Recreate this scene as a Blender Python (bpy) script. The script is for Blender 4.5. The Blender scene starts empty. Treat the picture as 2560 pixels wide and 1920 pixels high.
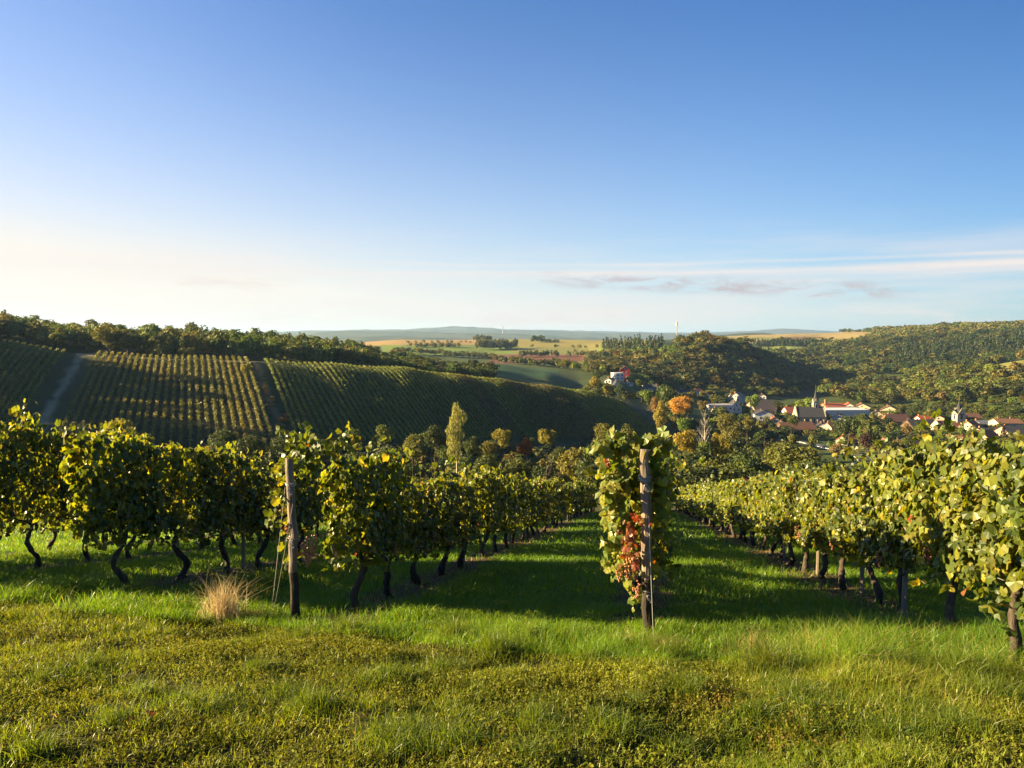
import bpy, math
import numpy as np
from mathutils import Vector, Matrix
R = math.radians
SC = bpy.context.scene
COL = SC.collection
# ------------------------------------------------------------------ camera
FPX = 1925.0                      # focal length in pixels of a 2560 px wide picture
PITCH = math.atan((960 - 845) / FPX)
cam_data = bpy.data.cameras.new("camera")
cam_data.sensor_width = 36.0
cam_data.lens = 36.0 * FPX / 2560.0
cam_data.clip_start = 0.1
cam_data.clip_end = 60000.0
cam = bpy.data.objects.new("camera", cam_data)
COL.objects.link(cam)
cam.location = (0, 0, 0)
cam.rotation_euler = (math.pi / 2 - PITCH, 0, 0)
SC.camera = cam
# ------------------------------------------------------------------ light
SUN_AZ, SUN_EL = R(-86), R(16.5)    # azimuth from +Y, negative to the west side
SUN_DIR = Vector((math.sin(SUN_AZ) * math.cos(SUN_EL), math.cos(SUN_AZ) * math.cos(SUN_EL), math.sin(SUN_EL)))
sl = bpy.data.lights.new("sun", 'SUN')
sl.energy = 5.0
sl.angle = R(0.53)
sl.color = (1.0, 0.76, 0.37)
so = bpy.data.objects.new("sun", sl)
COL.objects.link(so)
so.rotation_euler = SUN_DIR.to_track_quat('Z', 'Y').to_euler()
SC.view_settings.view_transform = 'Standard'
SC.view_settings.look = 'None'
EXPOSURE = 2.35
SC.view_settings.exposure = EXPOSURE
SC.view_settings.gamma = 1.0

W = bpy.data.worlds.new("World")
SC.world = W
W.use_nodes = True
wt = W.node_tree
wt.nodes.clear()
def N(t, kind, **kw):
    n = t.nodes.new(kind)
    for k, v in kw.items():
        if k == 'inp':
            for kk, vv in v.items():
                if isinstance(vv, bpy.types.NodeSocket):
                    t.links.new(vv, n.inputs[kk])
                else:
                    n.inputs[kk].default_value = vv
        else:
            setattr(n, k, v)
    return n
def M(t, op, a, b=0.0, c=0.0, clamp=False):
    n = t.nodes.new('ShaderNodeMath'); n.operation = op; n.use_clamp = clamp
    for i, v in enumerate((a, b, c)):
        if isinstance(v, bpy.types.NodeSocket): t.links.new(v, n.inputs[i])
        else: n.inputs[i].default_value = v
    return n.outputs[0]
def MIX(t, f, a, b, mode='MIX'):
    n = t.nodes.new('ShaderNodeMix'); n.data_type = 'RGBA'; n.blend_type = mode
    for i, v in ((0, f), (6, a), (7, b)):
        if isinstance(v, bpy.types.NodeSocket): t.links.new(v, n.inputs[i])
        else: n.inputs[i].default_value = v if i == 0 else (tuple(v) + (1.0,))[:4]
    return n.outputs[2]
def SSTEP(t, x, a, b):
    n = t.nodes.new('ShaderNodeMapRange'); n.interpolation_type = 'SMOOTHSTEP'
    t.links.new(x, n.inputs[0]); n.inputs[1].default_value = a; n.inputs[2].default_value = b
    n.inputs[3].default_value = 0.0; n.inputs[4].default_value = 1.0
    return n.outputs[0]

sky = N(wt, 'ShaderNodeTexSky', sky_type='NISHITA', sun_disc=False)
sky.sun_elevation = SUN_EL
sky.sun_rotation = SUN_AZ
sky.altitude = 200.0
sky.air_density = 1.0
sky.dust_density = 0.6
sky.ozone_density = 4.0
tc = N(wt, 'ShaderNodeTexCoord')
sp = N(wt, 'ShaderNodeSeparateXYZ', inp={0: tc.outputs['Generated']})
dx, dy, dz = sp.outputs[0], sp.outputs[1], sp.outputs[2]
az = M(wt, 'ARCTAN2', dx, dy)
el = M(wt, 'ARCSINE', dz)
def band(lo, lo2, hi, hi2, src):
    return M(wt, 'MULTIPLY', SSTEP(wt, src, lo, lo2), M(wt, 'SUBTRACT', 1.0, SSTEP(wt, src, hi, hi2)))
def cvec(sx, sy, off):
    c = N(wt, 'ShaderNodeCombineXYZ', inp={0: M(wt, 'MULTIPLY', az, sx), 1: M(wt, 'MULTIPLY', el, sy), 2: off})
    return c.outputs[0]
def noise(vec, scale, detail=5.0, rough=0.55, dist=0.0):
    return N(wt, 'ShaderNodeTexNoise', inp={'Vector': vec, 'Scale': scale, 'Detail': detail, 'Roughness': rough, 'Distortion': dist}).outputs['Fac']
# thin cirrus streaks and veil, a bank of low clouds (directions in the sky, in radians)
tilt = M(wt, 'SUBTRACT', el, M(wt, 'MULTIPLY', az, -0.002))
n_st = noise(cvec(2.0, 60.0, 3.1), 1.0, 4.0, 0.5)
def streak(c, w, amp):
    d = M(wt, 'ADD', M(wt, 'SUBTRACT', tilt, c), M(wt, 'MULTIPLY', M(wt, 'SUBTRACT', noise(cvec(3.0, 3.0, c * 90), 1.0, 3.0), 0.5), 0.008))
    d = M(wt, 'DIVIDE', d, w)
    return M(wt, 'MULTIPLY', M(wt, 'POWER', 2.718, M(wt, 'MULTIPLY', M(wt, 'MULTIPLY', d, d), -1.0)), amp)
f_az = SSTEP(wt, az, -0.75, 0.05)
st = M(wt, 'ADD', streak(0.0945, 0.0022, 0.42), M(wt, 'ADD', streak(0.0825, 0.0036, 0.5), streak(0.076, 0.009, 0.2)))
st = M(wt, 'MULTIPLY', M(wt, 'MULTIPLY', st, f_az), M(wt, 'ADD', 0.35, M(wt, 'MULTIPLY', n_st, 1.1)))
veil = M(wt, 'MULTIPLY', band(-0.02, 0.03, 0.07, 0.16, el), M(wt, 'MULTIPLY', SSTEP(wt, noise(cvec(2.2, 30.0, 0.4), 1.0, 5.0, 0.6), 0.38, 0.70), 0.6))
low = M(wt, 'MULTIPLY', band(0.000, 0.012, 0.022, 0.05, el), SSTEP(wt, noise(cvec(9.0, 38.0, 7.7), 1.0, 6.0, 0.6, 0.3), 0.46, 0.66))
low = M(wt, 'MULTIPLY', low, 0.6)
gb = M(wt, 'MULTIPLY', band(0.048, 0.060, 0.062, 0.080, M(wt, 'ADD', el, M(wt, 'MULTIPLY', M(wt, 'SUBTRACT', az, 0.3), 0.055))), band(-0.02, 0.12, 0.40, 0.52, az))
gb = M(wt, 'MULTIPLY', gb, SSTEP(wt, noise(cvec(17.0, 62.0, 1.2), 1.0, 8.0, 0.66, 0.5), 0.43, 0.66))
gl = M(wt, 'MULTIPLY', band(0.050, 0.062, 0.066, 0.078, el), band(-0.46, -0.41, -0.30, -0.22, az))
gl = M(wt, 'MULTIPLY', gl, SSTEP(wt, noise(cvec(13.0, 60.0, 5.2), 1.0, 6.0, 0.6, 0.3), 0.45, 0.65))
white = M(wt, 'ADD', st, M(wt, 'ADD', veil, low), clamp=True)
# the sky's own colour, with the pale veil of low haze that thickens towards the horizon and the sun
g0 = N(wt, 'ShaderNodeGamma', inp={0: MIX(wt, 1.0, sky.outputs[0], (0.1, 0.1, 0.1), 'MULTIPLY'), 1: 1.142}).outputs[0]
base = MIX(wt, 1.0, g0, (0.62, 1.68, 2.42), 'MULTIPLY')
sd = M(wt, 'ABSOLUTE', M(wt, 'SUBTRACT', az, R(-64)))
sd = M(wt, 'MINIMUM', sd, M(wt, 'SUBTRACT', 2 * math.pi, sd))       # turn away from the sun
e1 = M(wt, 'POWER', 2.71828, M(wt, 'DIVIDE', M(wt, 'MAXIMUM', el, 0.0), -0.150))
e1 = M(wt, 'MULTIPLY', M(wt, 'MULTIPLY', e1, 1.2), M(wt, 'MAXIMUM', M(wt, 'MULTIPLY_ADD', M(wt, 'SUBTRACT', sd, 1.117), -0.876, 1.0), 0.12))
e2 = M(wt, 'MULTIPLY', SSTEP(wt, sd, 1.02, 0.22), 0.11)
fveil = M(wt, 'ADD', e1, e2, clamp=True)
azc = SSTEP(wt, sd, 0.37, 1.87)
vcol = MIX(wt, azc, (1.0, 0.93, 0.84), (0.87, 1.0, 0.98))
rim = M(wt, 'SUBTRACT', 1.0, M(wt, 'MULTIPLY', SSTEP(wt, sd, 1.30, 1.85), 0.28))   # deeper blue away from the sun
base = MIX(wt, 1.0, base, N(wt, 'ShaderNodeCombineColor', inp={0: rim, 1: rim, 2: rim}).outputs[0], 'MULTIPLY')
c0 = MIX(wt, fveil, base, vcol)
c1 = MIX(wt, white, c0, (0.93, 0.86, 0.82))
c2 = MIX(wt, gb, c1, (0.60, 0.53, 0.55))
c3 = MIX(wt, M(wt, 'MULTIPLY', gl, 0.6), c2, (0.86, 0.74, 0.66))
c3 = MIX(wt, SSTEP(wt, el, -0.05, -0.01), (0.06, 0.065, 0.05), c3)
bg = N(wt, 'ShaderNodeBackground', inp={'Color': MIX(wt, 1.0, c3, (1 / 0.07 / 2 ** EXPOSURE,) * 3, 'MULTIPLY'), 'Strength': 0.07})
wo = N(wt, 'ShaderNodeOutputWorld', inp={'Surface': bg.outputs[0]})

# ------------------------------------------------------------------ helpers
def tag(o, label=None, cat=None, group=None, kind=None):
    if label: o['label'] = label
    if cat: o['category'] = cat
    if group: o['group'] = group
    if kind: o['kind'] = kind
    return o
def link(o, parent=None):
    COL.objects.link(o)
    if parent is not None: o.parent = parent
    return o
def empty(name, loc=(0, 0, 0), rz=0.0):
    o = bpy.data.objects.new(name, None)
    o.empty_display_size = 0.2
    o.location = loc; o.rotation_euler = (0, 0, rz)
    return link(o)
def copy_tree(o, parent=None):
    c = o.copy(); COL.objects.link(c)
    if parent is not None: c.parent = parent
    for ch in list(o.children): copy_tree(ch, c)
    return c
def mesh_np(name, V, faces, mats, cols=None, smooth=False, midx=None, parent=None, obj=True):
    """V (n,3); faces: list of int arrays (m,k); cols (n,3) stored as point colour 'Col'."""
    V = np.asarray(V, np.float32)
    me = bpy.data.meshes.new(name)
    me.vertices.add(len(V)); me.vertices.foreach_set('co', V.ravel())
    faces = [np.asarray(f, np.int32) for f in faces if len(f)]
    nl = sum(f.size for f in faces); nf = sum(len(f) for f in faces)
    me.loops.add(nl); me.polygons.add(nf)
    me.loops.foreach_set('vertex_index', np.concatenate([f.ravel() for f in faces]))
    tot = np.concatenate([np.full(len(f), f.shape[1], np.int32) for f in faces])
    st_ = np.zeros(nf, np.int32); st_[1:] = np.cumsum(tot)[:-1]
    me.polygons.foreach_set('loop_start', st_)
    if not isinstance(mats, (list, tuple)): mats = [mats]
    for m in mats: me.materials.append(m)
    if midx is not None: me.polygons.foreach_set('material_index', np.asarray(midx, np.int32))
    me.polygons.foreach_set('use_smooth', np.full(nf, bool(smooth)))
    if cols is not None:
        ca = me.color_attributes.new('Col', 'FLOAT_COLOR', 'POINT')
        c4 = np.ones((len(V), 4), np.float32); c4[:, :3] = cols
        ca.data.foreach_set('color', c4.ravel())
    me.update(calc_edges=True)
    if not obj: return me
    return link(bpy.data.objects.new(name, me), parent)
class MB:
    """collects simple solids into one mesh"""
    def __init__(s): s.v = []; s.f = []; s.n = 0
    def add(s, V, F):
        s.v.append(np.asarray(V, np.float64))
        s.f += [tuple(int(i) + s.n for i in f) for f in F]; s.n += len(V)
    def box(s, x0, x1, y0, y1, z0, z1):
        s.add([(x0,y0,z0),(x1,y0,z0),(x1,y1,z0),(x0,y1,z0),(x0,y0,z1),(x1,y0,z1),(x1,y1,z1),(x0,y1,z1)],
              [(0,3,2,1),(4,5,6,7),(0,1,5,4),(1,2,6,5),(2,3,7,6),(3,0,4,7)])
    def tube(s, pts, rad, k=8, jit=0.0, rng=None, cap=True):
        pts = np.asarray(pts, float); n = len(pts)
        rad = np.broadcast_to(np.asarray(rad, float), (n,))
        t = np.gradient(pts, axis=0); t /= np.linalg.norm(t, axis=1)[:, None] + 1e-9
        ref = np.array([1.0, 0.13, 0.07]) if abs(t[0, 0]) < 0.8 else np.array([0.1, 1.0, 0.1])
        V = []
        for i in range(n):
            a = np.cross(t[i], ref); a /= np.linalg.norm(a); b = np.cross(t[i], a)
            for j in range(k):
                th = 2 * math.pi * j / k
                r = rad[i] * (1 + (jit * rng.normal() if rng is not None else 0))
                V.append(pts[i] + r * (math.cos(th) * a + math.sin(th) * b))
        F = [(i*k+j, i*k+(j+1)%k, (i+1)*k+(j+1)%k, (i+1)*k+j) for i in range(n-1) for j in range(k)]
        if cap: F += [tuple(range(k-1, -1, -1)), tuple((n-1)*k + j for j in range(k))]
        s.add(V, F)
    def prism(s, prof, y0, y1):
        """profile in x,z swept along y"""
        k = len(prof)
        s.add([(x, y0, z) for x, z in prof] + [(x, y1, z) for x, z in prof],
              [tuple(range(k-1, -1, -1))[::-1], tuple(range(2*k-1, k-1, -1))] + [(j, k+j, k+(j+1)%k, (j+1)%k) for j in range(k)])
    def build(s, name, mat, parent=None, smooth=False, obj=True):
        me = bpy.data.meshes.new(name)
        me.from_pydata([tuple(p) for p in np.concatenate(s.v)], [], s.f)
        me.materials.append(mat)
        if smooth: me.polygons.foreach_set('use_smooth', np.ones(len(me.polygons), bool))
        me.update()
        if not obj: return me
        return link(bpy.data.objects.new(name, me), parent)
def new_mat(name):
    m = bpy.data.materials.new(name); m.use_nodes = True
    m.node_tree.nodes.clear(); return m, m.node_tree
def mat_plain(name, col, rough=0.8, var=0.15, scale=3.0, metal=0.0, bump=0.0, spec=0.3, stretch=(1, 1, 1), col2=None):
    m, t = new_mat(name)
    tcn = N(t, 'ShaderNodeTexCoord')
    mp = N(t, 'ShaderNodeMapping', inp={0: tcn.outputs['Object']}); mp.inputs['Scale'].default_value = stretch
    no = N(t, 'ShaderNodeTexNoise', inp={'Vector': mp.outputs[0], 'Scale': scale, 'Detail': 6.0, 'Roughness': 0.6})
    c = np.array(col); c2 = np.array(col2) if col2 is not None else c * (1 + var)
    cc = MIX(t, SSTEP(t, no.outputs['Fac'], 0.32, 0.68), tuple(c * (1 - var)), tuple(c2))
    oi = N(t, 'ShaderNodeObjectInfo')
    cc = MIX(t, 1.0, cc, N(t, 'ShaderNodeCombineColor', inp={0: (k := M(t, 'MULTIPLY_ADD', oi.outputs['Random'], 0.2, 0.9)), 1: k, 2: k}).outputs[0], 'MULTIPLY')
    b = N(t, 'ShaderNodeBsdfPrincipled', inp={'Base Color': cc, 'Roughness': rough, 'Metallic': metal, 'Specular IOR Level': spec})
    if bump:
        bn = N(t, 'ShaderNodeBump', inp={'Height': no.outputs['Fac'], 'Strength': bump, 'Distance': 0.02})
        t.links.new(bn.outputs[0], b.inputs['Normal'])
    N(t, 'ShaderNodeOutputMaterial', inp={0: b.outputs[0]})
    return m
def mat_leaf(name, trans=0.4, rough=0.5, spec=0.35, tint=(1.35, 1.25, 0.45), obvar=0.25, hue=0.0):
    """foliage: colour from 'Col', light passes through the blade"""
    m, t = new_mat(name)
    at = N(t, 'ShaderNodeAttribute', attribute_name='Col')
    oi = N(t, 'ShaderNodeObjectInfo')
    k = M(t, 'MULTIPLY_ADD', oi.outputs['Random'], 2 * obvar, 1 - obvar)
    h2 = M(t, 'MULTIPLY_ADD', M(t, 'FRACT', M(t, 'MULTIPLY', oi.outputs['Random'], 7.31)), hue, 1.0 - hue / 2)
    cc = N(t, 'ShaderNodeCombineColor', inp={0: M(t, 'MULTIPLY', k, h2), 1: k, 2: k}).outputs[0]
    col = MIX(t, 1.0, at.outputs['Color'], cc, 'MULTIPLY')
    b = N(t, 'ShaderNodeBsdfPrincipled', inp={'Base Color': col, 'Roughness': rough, 'Specular IOR Level': spec})
    tr = N(t, 'ShaderNodeBsdfTranslucent', inp={'Color': MIX(t, 1.0, col, tint, 'MULTIPLY')})
    mx = N(t, 'ShaderNodeMixShader', inp={0: trans, 1: b.outputs[0], 2: tr.outputs[0]})
    N(t, 'ShaderNodeOutputMaterial', inp={0: mx.outputs[0]})
    return m
def ray(px, py, Y):
    """world point at depth Y seen at picture position px, py (2560 x 1920)"""
    a, b = (px - 1280) / FPX, (py - 960) / FPX
    cp, sp_ = math.cos(PITCH), math.sin(PITCH)
    k = Y / (cp - b * sp_)
    return np.array([a * k, Y, (-sp_ - b * cp) * k])
def to_px(x, y, z):
    cp, sp_ = math.cos(PITCH), math.sin(PITCH)
    d = y * cp - z * sp_; v = y * sp_ + z * cp
    return 1280 + FPX * x / d, 960 - FPX * v / d
def unit(a): return a / (np.linalg.norm(a, axis=-1, keepdims=True) + 1e-9)
def vnoise(x, y, seed=0, octaves=4, lac=2.0, gain=0.5):
    """value noise, vectorised, about -1..1"""
    x = np.asarray(x, float); y = np.asarray(y, float); out = np.zeros(np.broadcast(x, y).shape); amp = 1.0; tot = 0.0
    for o in range(octaves):
        xi = np.floor(x).astype(np.int64); yi = np.floor(y).astype(np.int64); xf = x - xi; yf = y - yi
        def hsh(a, b):
            h = (a * 374761393 + b * 668265263 + (seed + o * 101) * 974634777) & 0xffffffff
            h = ((h ^ (h >> 13)) * 1274126177) & 0xffffffff
            return ((h ^ (h >> 16)) & 0xffff) / 32767.5 - 1
        sx = xf * xf * (3 - 2 * xf); sy = yf * yf * (3 - 2 * yf)
        out += amp * ((hsh(xi, yi) * (1 - sx) + hsh(xi + 1, yi) * sx) * (1 - sy) + (hsh(xi, yi + 1) * (1 - sx) + hsh(xi + 1, yi + 1) * sx) * sy)
        tot += amp; amp *= gain; x = x * lac; y = y * lac
    return out / tot
# ------------------------------------------------------------------ terrain
# ground heights (distance ahead, height) in columns fanning out from the hillside; the near slope falls 1 in 5
def plane(y): return -1.45 - 0.2 * y
COLS = {
 -4500: [(60,-13.5),(120,-16),(200,-10),(300,5),(400,10),(4500,10)],
 -1800: [(60,-13.5),(100,-17),(140,-12),(160,0),(180,6),(230,14),(290,24),(400,28),(1000,30),(4500,30)],
 -1100: [(60,-13.5),(100,-18),(140,-14),(160,6),(175,15),(200,17),(250,18),(300,20),(400,24),(1000,30),(4500,30)],
 -600:  [(60,-13.5),(100,-19.5),(140,-19),(170,-8),(200,8),(225,12),(250,14),(300,16),(400,20),(1000,25),(4500,25)],
 -250:  [(60,-13.5),(110,-22.5),(140,-23.5),(165,-20),(240,2.5),(300,9),(400,12),(1000,20),(4500,20)],
 0:     [(60,-13.5),(115,-24),(145,-25),(165,-22),(240,-0.7),(262,-1),(300,0),(400,2),(600,2),(1000,10),(4500,10)],
 180:   [(60,-13.5),(115,-24.5),(145,-25.5),(165,-21.8),(242,-4.6),(262,-5.2),(300,-5),(400,-2),(600,0),(1000,0),(4500,0)],
 420:   [(60,-13.5),(118,-25.3),(147,-26.2),(165,-22.2),(245,-6.3),(262,-7),(320,-6),(420,-4),(600,-3),(1000,-8),(4500,-8)],
 640:   [(60,-13.5),(120,-26),(148,-27),(166,-22.8),(246,-7.0),(266,-8.5),(330,-8),(450,-6),(600,-5),(800,-14),(4500,-20)],
 820:   [(60,-13.5),(122,-27),(155,-29),(184,-25.5),(266,-9.0),(290,-11),(350,-11),(480,-8),(600,-6),(800,-18),(1200,-18),(4500,-20)],
 1000:  [(60,-13.5),(125,-26),(160,-30),(203,-28.0),(288,-11.3),(318,-14.5),(380,-15),(470,-13),(560,-13),(700,-20),(900,-18),(1200,-11),(1800,-4),(2600,-8),(4500,-30)],
 1120:  [(60,-13.5),(127,-26.4),(170,-31),(224,-31.0),(303,-14.4),(335,-18),(400,-20),(470,-20),(560,-19),(700,-24),(900,-23),(1200,-14),(1700,-5),(2600,-8),(4500,-30)],
 1240:  [(60,-13.5),(130,-27),(180,-32.5),(245,-33.6),(318,-17.2),(348,-21),(400,-20.5),(520,-17.5),(620,-22),(750,-24.5),(900,-25),(1000,-23),(1300,-16),(1800,-3),(2600,-8),(4500,-30)],
 1360:  [(60,-13.5),(135,-28),(190,-34),(272,-36.8),(334,-20.5),(365,-25),(420,-25),(500,-23),(600,-25),(750,-26),(900,-25.5),(1000,-23),(1300,-15.5),(1800,-3),(2600,-8),(4500,-30)],
 1450:  [(60,-13.5),(140,-29),(200,-35.5),(288,-38.8),(348,-23.0),(385,-29),(470,-31),(560,-28),(700,-28),(900,-25),(1000,-23),(1300,-15),(1700,-4),(2600,-8),(4500,-30)],
 1545:  [(60,-13.5),(142,-29.5),(210,-36.5),(296,-40.0),(352,-28.0),(390,-33),(460,-35),(530,-28.5),(620,-30),(740,-28),(860,-17),(1000,-12),(1200,-9),(1800,-6),(4500,-20)],
 1640:  [(60,-13.5),(145,-30),(225,-38),(300,-41.0),(350,-36),(400,-38),(470,-40),(560,-36),(660,-38),(760,-24),(850,-14),(950,-8),(1200,-8),(1800,-4),(4500,-20)],
 1700:  [(60,-13.5),(148,-30.6),(235,-39),(310,-43),(360,-41),(420,-42),(500,-43),(600,-42),(670,-38),(760,-14),(840,-3.5),(950,-10),(1300,-16),(2000,-4),(4500,0)],
 1760:  [(60,-13.5),(150,-31),(240,-39.8),(330,-44.5),(420,-45),(500,-45),(620,-45),(680,-39),(770,-9),(850,1.2),(950,-8),(1300,-18),(2000,0),(3500,5),(4500,0)],
 1830:  [(60,-13.5),(150,-31),(245,-40.5),(340,-46),(440,-48),(530,-48),(640,-47),(700,-41),(780,-14),(845,-6),(950,-18),(1300,-20),(2000,2),(3500,10),(4500,0)],
 1900:  [(60,-13.5),(150,-31),(250,-41.5),(350,-47.5),(450,-51.5),(560,-51.5),(660,-49.5),(720,-42),(800,-20),(850,-19),(950,-28),(1150,-28),(1400,-20),(2000,5),(3000,13),(4500,0)],
 1980:  [(60,-13.5),(150,-31),(250,-41.8),(350,-48),(450,-52),(560,-52.5),(680,-51.5),(750,-46),(810,-36),(860,-35),(950,-37),(1100,-30),(1350,-16),(2000,8),(2600,15),(4500,5)],
 2050:  [(60,-13.5),(150,-31),(250,-42),(350,-49),(450,-52.5),(560,-53),(700,-53),(780,-50),(860,-47),(960,-46),(1080,-40),(1300,-22),(1700,-3),(2200,13),(3000,18),(4500,5)],
 2200:  [(60,-13.5),(150,-30.6),(250,-41.5),(350,-49),(450,-53),(560,-54.5),(650,-55),(800,-52),(950,-40),(1200,-18),(1500,0),(1900,15),(2500,28),(3000,22),(4500,5)],
 2400:  [(60,-13.5),(150,-30),(250,-41),(350,-48.5),(450,-52),(540,-54),(600,-49),(700,-37),(800,-35),(900,-38),(1000,-30),(1200,-10),(1500,16),(1750,25),(2200,30),(4500,10)],
 2560:  [(60,-13.5),(150,-29.5),(250,-40),(350,-48),(440,-51),(520,-51),(600,-38),(700,-25),(800,-23),(900,-26),(1000,-20),(1300,6),(1600,27),(2200,32),(4500,10)],
 2900:  [(60,-13.5),(150,-33),(250,-42),(350,-46),(440,-46),(520,-44),(600,-30),(700,-16),(900,-14),(1000,-8),(1300,14),(1600,30),(2200,34),(4500,10)],
 3800:  [(60,-13.5),(150,-31),(250,-38),(350,-40),(440,-38),(520,-32),(700,0),(1000,15),(1600,34),(4500,10)],
}
CPX = np.array(sorted(COLS)); CU = (CPX - 1280) / FPX
GU = np.concatenate([np.linspace(CU[0], -0.78, 60)[:-1], np.linspace(-0.78, 0.78, 470), np.linspace(0.78, CU[-1], 30)[1:]])
GL = np.linspace(math.log(0.8), math.log(4500.0), 560)
GY = np.exp(GL)
colz = np.stack([np.interp(GY, [p[0] for p in COLS[c]], [p[1] for p in COLS[c]]) for c in CPX])
wi = np.clip(np.searchsorted(CU, GU) - 1, 0, len(CU) - 2)
wf = (GU - CU[wi]) / (CU[wi + 1] - CU[wi]); wf = wf * wf * (3 - 2 * wf) * 0.5 + wf * 0.5
GZ = colz[wi] * (1 - wf)[:, None] + colz[wi + 1] * wf[:, None]
for _ in range(6):
    g = GZ.copy(); g[:, 1:-1] = (GZ[:, :-2] + 2 * GZ[:, 1:-1] + GZ[:, 2:]) / 4
    GZ = g
near = plane(GY)[None, :]
tN = np.clip((GY - 50) / 22.0, 0, 1)[None, :]; tN = tN * tN * (3 - 2 * tN)
GX_ = GU[:, None] * GY[None, :]; GY_ = np.broadcast_to(GY[None, :], GX_.shape)
def bumps(x, y):
    return bump0(x, y) + 0.14 * np.clip((-x - 2.6) / 2.6, 0, 1) * np.clip((22 - y) / 9, 0, 1) * np.clip((y - 4) / 4, 0, 1)
def bump0(x, y):
    a = np.clip((9.5 - y) / 3.0, 0.25, 1)
    return 0.10 * a * vnoise(x * 0.8 + 7, y * 0.8, 5, 3) + 0.085 * vnoise(x * 1.9, y * 1.9, 9, 3) * np.clip((11 - y) / 4, .3, 1)
GZ = (near + bumps(GX_, GY_)) * (1 - tN) + (GZ + 0.35 * vnoise(GX_ * 0.03, GY_ * 0.03, 3, 3) * np.clip(GY / 200, 0, 3)[None, :]) * tN
def zt(x, y):
    x = np.asarray(x, float); y = np.asarray(y, float)
    u = x / y; l = np.log(np.maximum(y, 0.81))
    i = np.clip(np.searchsorted(GU, u) - 1, 0, len(GU) - 2); fu = np.clip((u - GU[i]) / (GU[i + 1] - GU[i]), 0, 1)
    j = np.clip(((l - GL[0]) / (GL[1] - GL[0])).astype(int), 0, len(GL) - 2); fl = np.clip((l - GL[j]) / (GL[1] - GL[0]), 0, 1)
    return (GZ[i, j] * (1 - fu) + GZ[i + 1, j] * fu) * (1 - fl) + (GZ[i, j + 1] * (1 - fu) + GZ[i + 1, j + 1] * fu) * fl
ROWU = 0.165                                     # near rows run dx/dy = 0.165, straight down the slope
ROWS = [-13.2, -9.9, -6.6, -3.3, 0.10, 2.95, 5.9, 8.9, 11.9]
# ---- ground colours: what grows or lies there
gpx, gpy = to_px(GX_, GY_, GZ)
C = np.zeros(GX_.shape + (3,))
n1 = vnoise(GX_ * 0.05, GY_ * 0.05, 21, 5); n2 = vnoise(GX_ * 1.3, GY_ * 1.3, 22, 4); n3 = vnoise(GX_ * 0.4, GY_ * 0.4, 23, 4)
C[:] = np.array((0.055, 0.075, 0.022)); C *= (1 + 0.25 * n1)[..., None]
def paint(mask, col, var=0.12, nn=None):
    m = np.clip(mask, 0, 1)[..., None]
    C[:] = C * (1 - m) + m * np.array(col) * (1 + var * (n3 if nn is None else nn))[..., None]
def rect(x0, x1, y0, y1, Y0=0, Y1=1e9, soft=0):
    return ((gpx > x0) & (gpx < x1) & (gpy > y0) & (gpy < y1) & (GY_ > Y0) & (GY_ < Y1)).astype(float)
nearm = np.clip((70 - GY_) / 8, 0, 1)
paint(nearm, (0.042, 0.080, 0.016), 0.3, n2)
foot = np.clip(8.2 + 0.8 * n3 - 0.12 * GX_ - GY_, 0, 1)
paint(foot * nearm, (0.048, 0.046, 0.014), 0.4, n2)
for o in ROWS:
    d = np.abs(GX_ - o - ROWU * GY_)
    paint(np.clip((0.52 + 0.16 * n2 - d) / 0.15, 0, 1) * np.clip((GY_ - 8.0) / 2, 0, 1) * nearm * 0.85, (0.085, 0.058, 0.036), 0.35, n2)
# opposite vineyard: earth between the rows, pale grass track, scrub strip
FD = np.array((-0.385, 0.923)); FN = np.array((0.923, 0.385))   # direction of the far rows, and across
qa = GX_ * FN[0] + GY_ * FN[1]
vy = ((GY_ > 158) & (GY_ < 352) & (gpx < 1650)).astype(float)
paint(vy, (0.036, 0.048, 0.018), 0.3)
paint(vy * ((qa > -27.5) & (qa < 18)), (0.038, 0.038, 0.019), 0.25)
paint(vy * np.clip((1.7 + 0.9 * n3 - np.abs(qa + 31.5)) / 1.2, 0, 1) * np.clip(.75 + .5 * n2, 0, 1), (0.30, 0.23, 0.13), 0.25)
paint(vy * np.clip((1.4 + 1.0 * n3 - np.abs(qa - 19.2)) / 1.2, 0, 1), (0.13, 0.10, 0.045), 0.35)
paint(rect(560, 640, 860, 905, 235, 275), (0.28, 0.21, 0.11), 0.2)
paint(rect(190, 240, 855, 890, 235, 275), (0.28, 0.20, 0.11), 0.2)
paint(rect(1440, 1800, 960, 1085, 290, 420) * np.clip((n3 + 0.6) * 2, 0, 1), (0.10, 0.085, 0.036), 0.3)
# fields of the plateau and the far valley side
far = GY_ > 360
paint(rect(900, 1240, 835, 864, 700), (0.30, 0.20, 0.075), 0.15)
paint(rect(950, 1300, 862, 887, 620), (0.14, 0.19, 0.035), 0.1)
paint(rect(1200, 1660, 840, 869, 700), (0.22, 0.19, 0.05), 0.15)
paint(rect(1250, 1300, 864, 872, 700), (0.12, 0.16, 0.035), 0.1)
paint(rect(1280, 1520, 869, 886, 700), (0.17, 0.17, 0.05), 0.15)
paint(rect(1500, 1690, 864, 888, 700, 1600), (0.15, 0.185, 0.035), 0.1)
paint(rect(1225, 1500, 886, 909, 640), (0.14, 0.062, 0.038), 0.1)
paint(rect(1410, 1500, 904, 915, 600), (0.12, 0.16, 0.04), 0.1)
paint(rect(1228, 1395, 906, 945, 360, 620), (0.045, 0.095, 0.036), 0.12)
paint(rect(1820, 2260, 826, 858, 1500), (0.29, 0.22, 0.09), 0.15)
paint(rect(1960, 2060, 842, 853, 1500), (0.17, 0.10, 0.05), 0.1)
paint(rect(1820, 1960, 843, 850, 1500), (0.19, 0.18, 0.05), 0.1)
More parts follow.
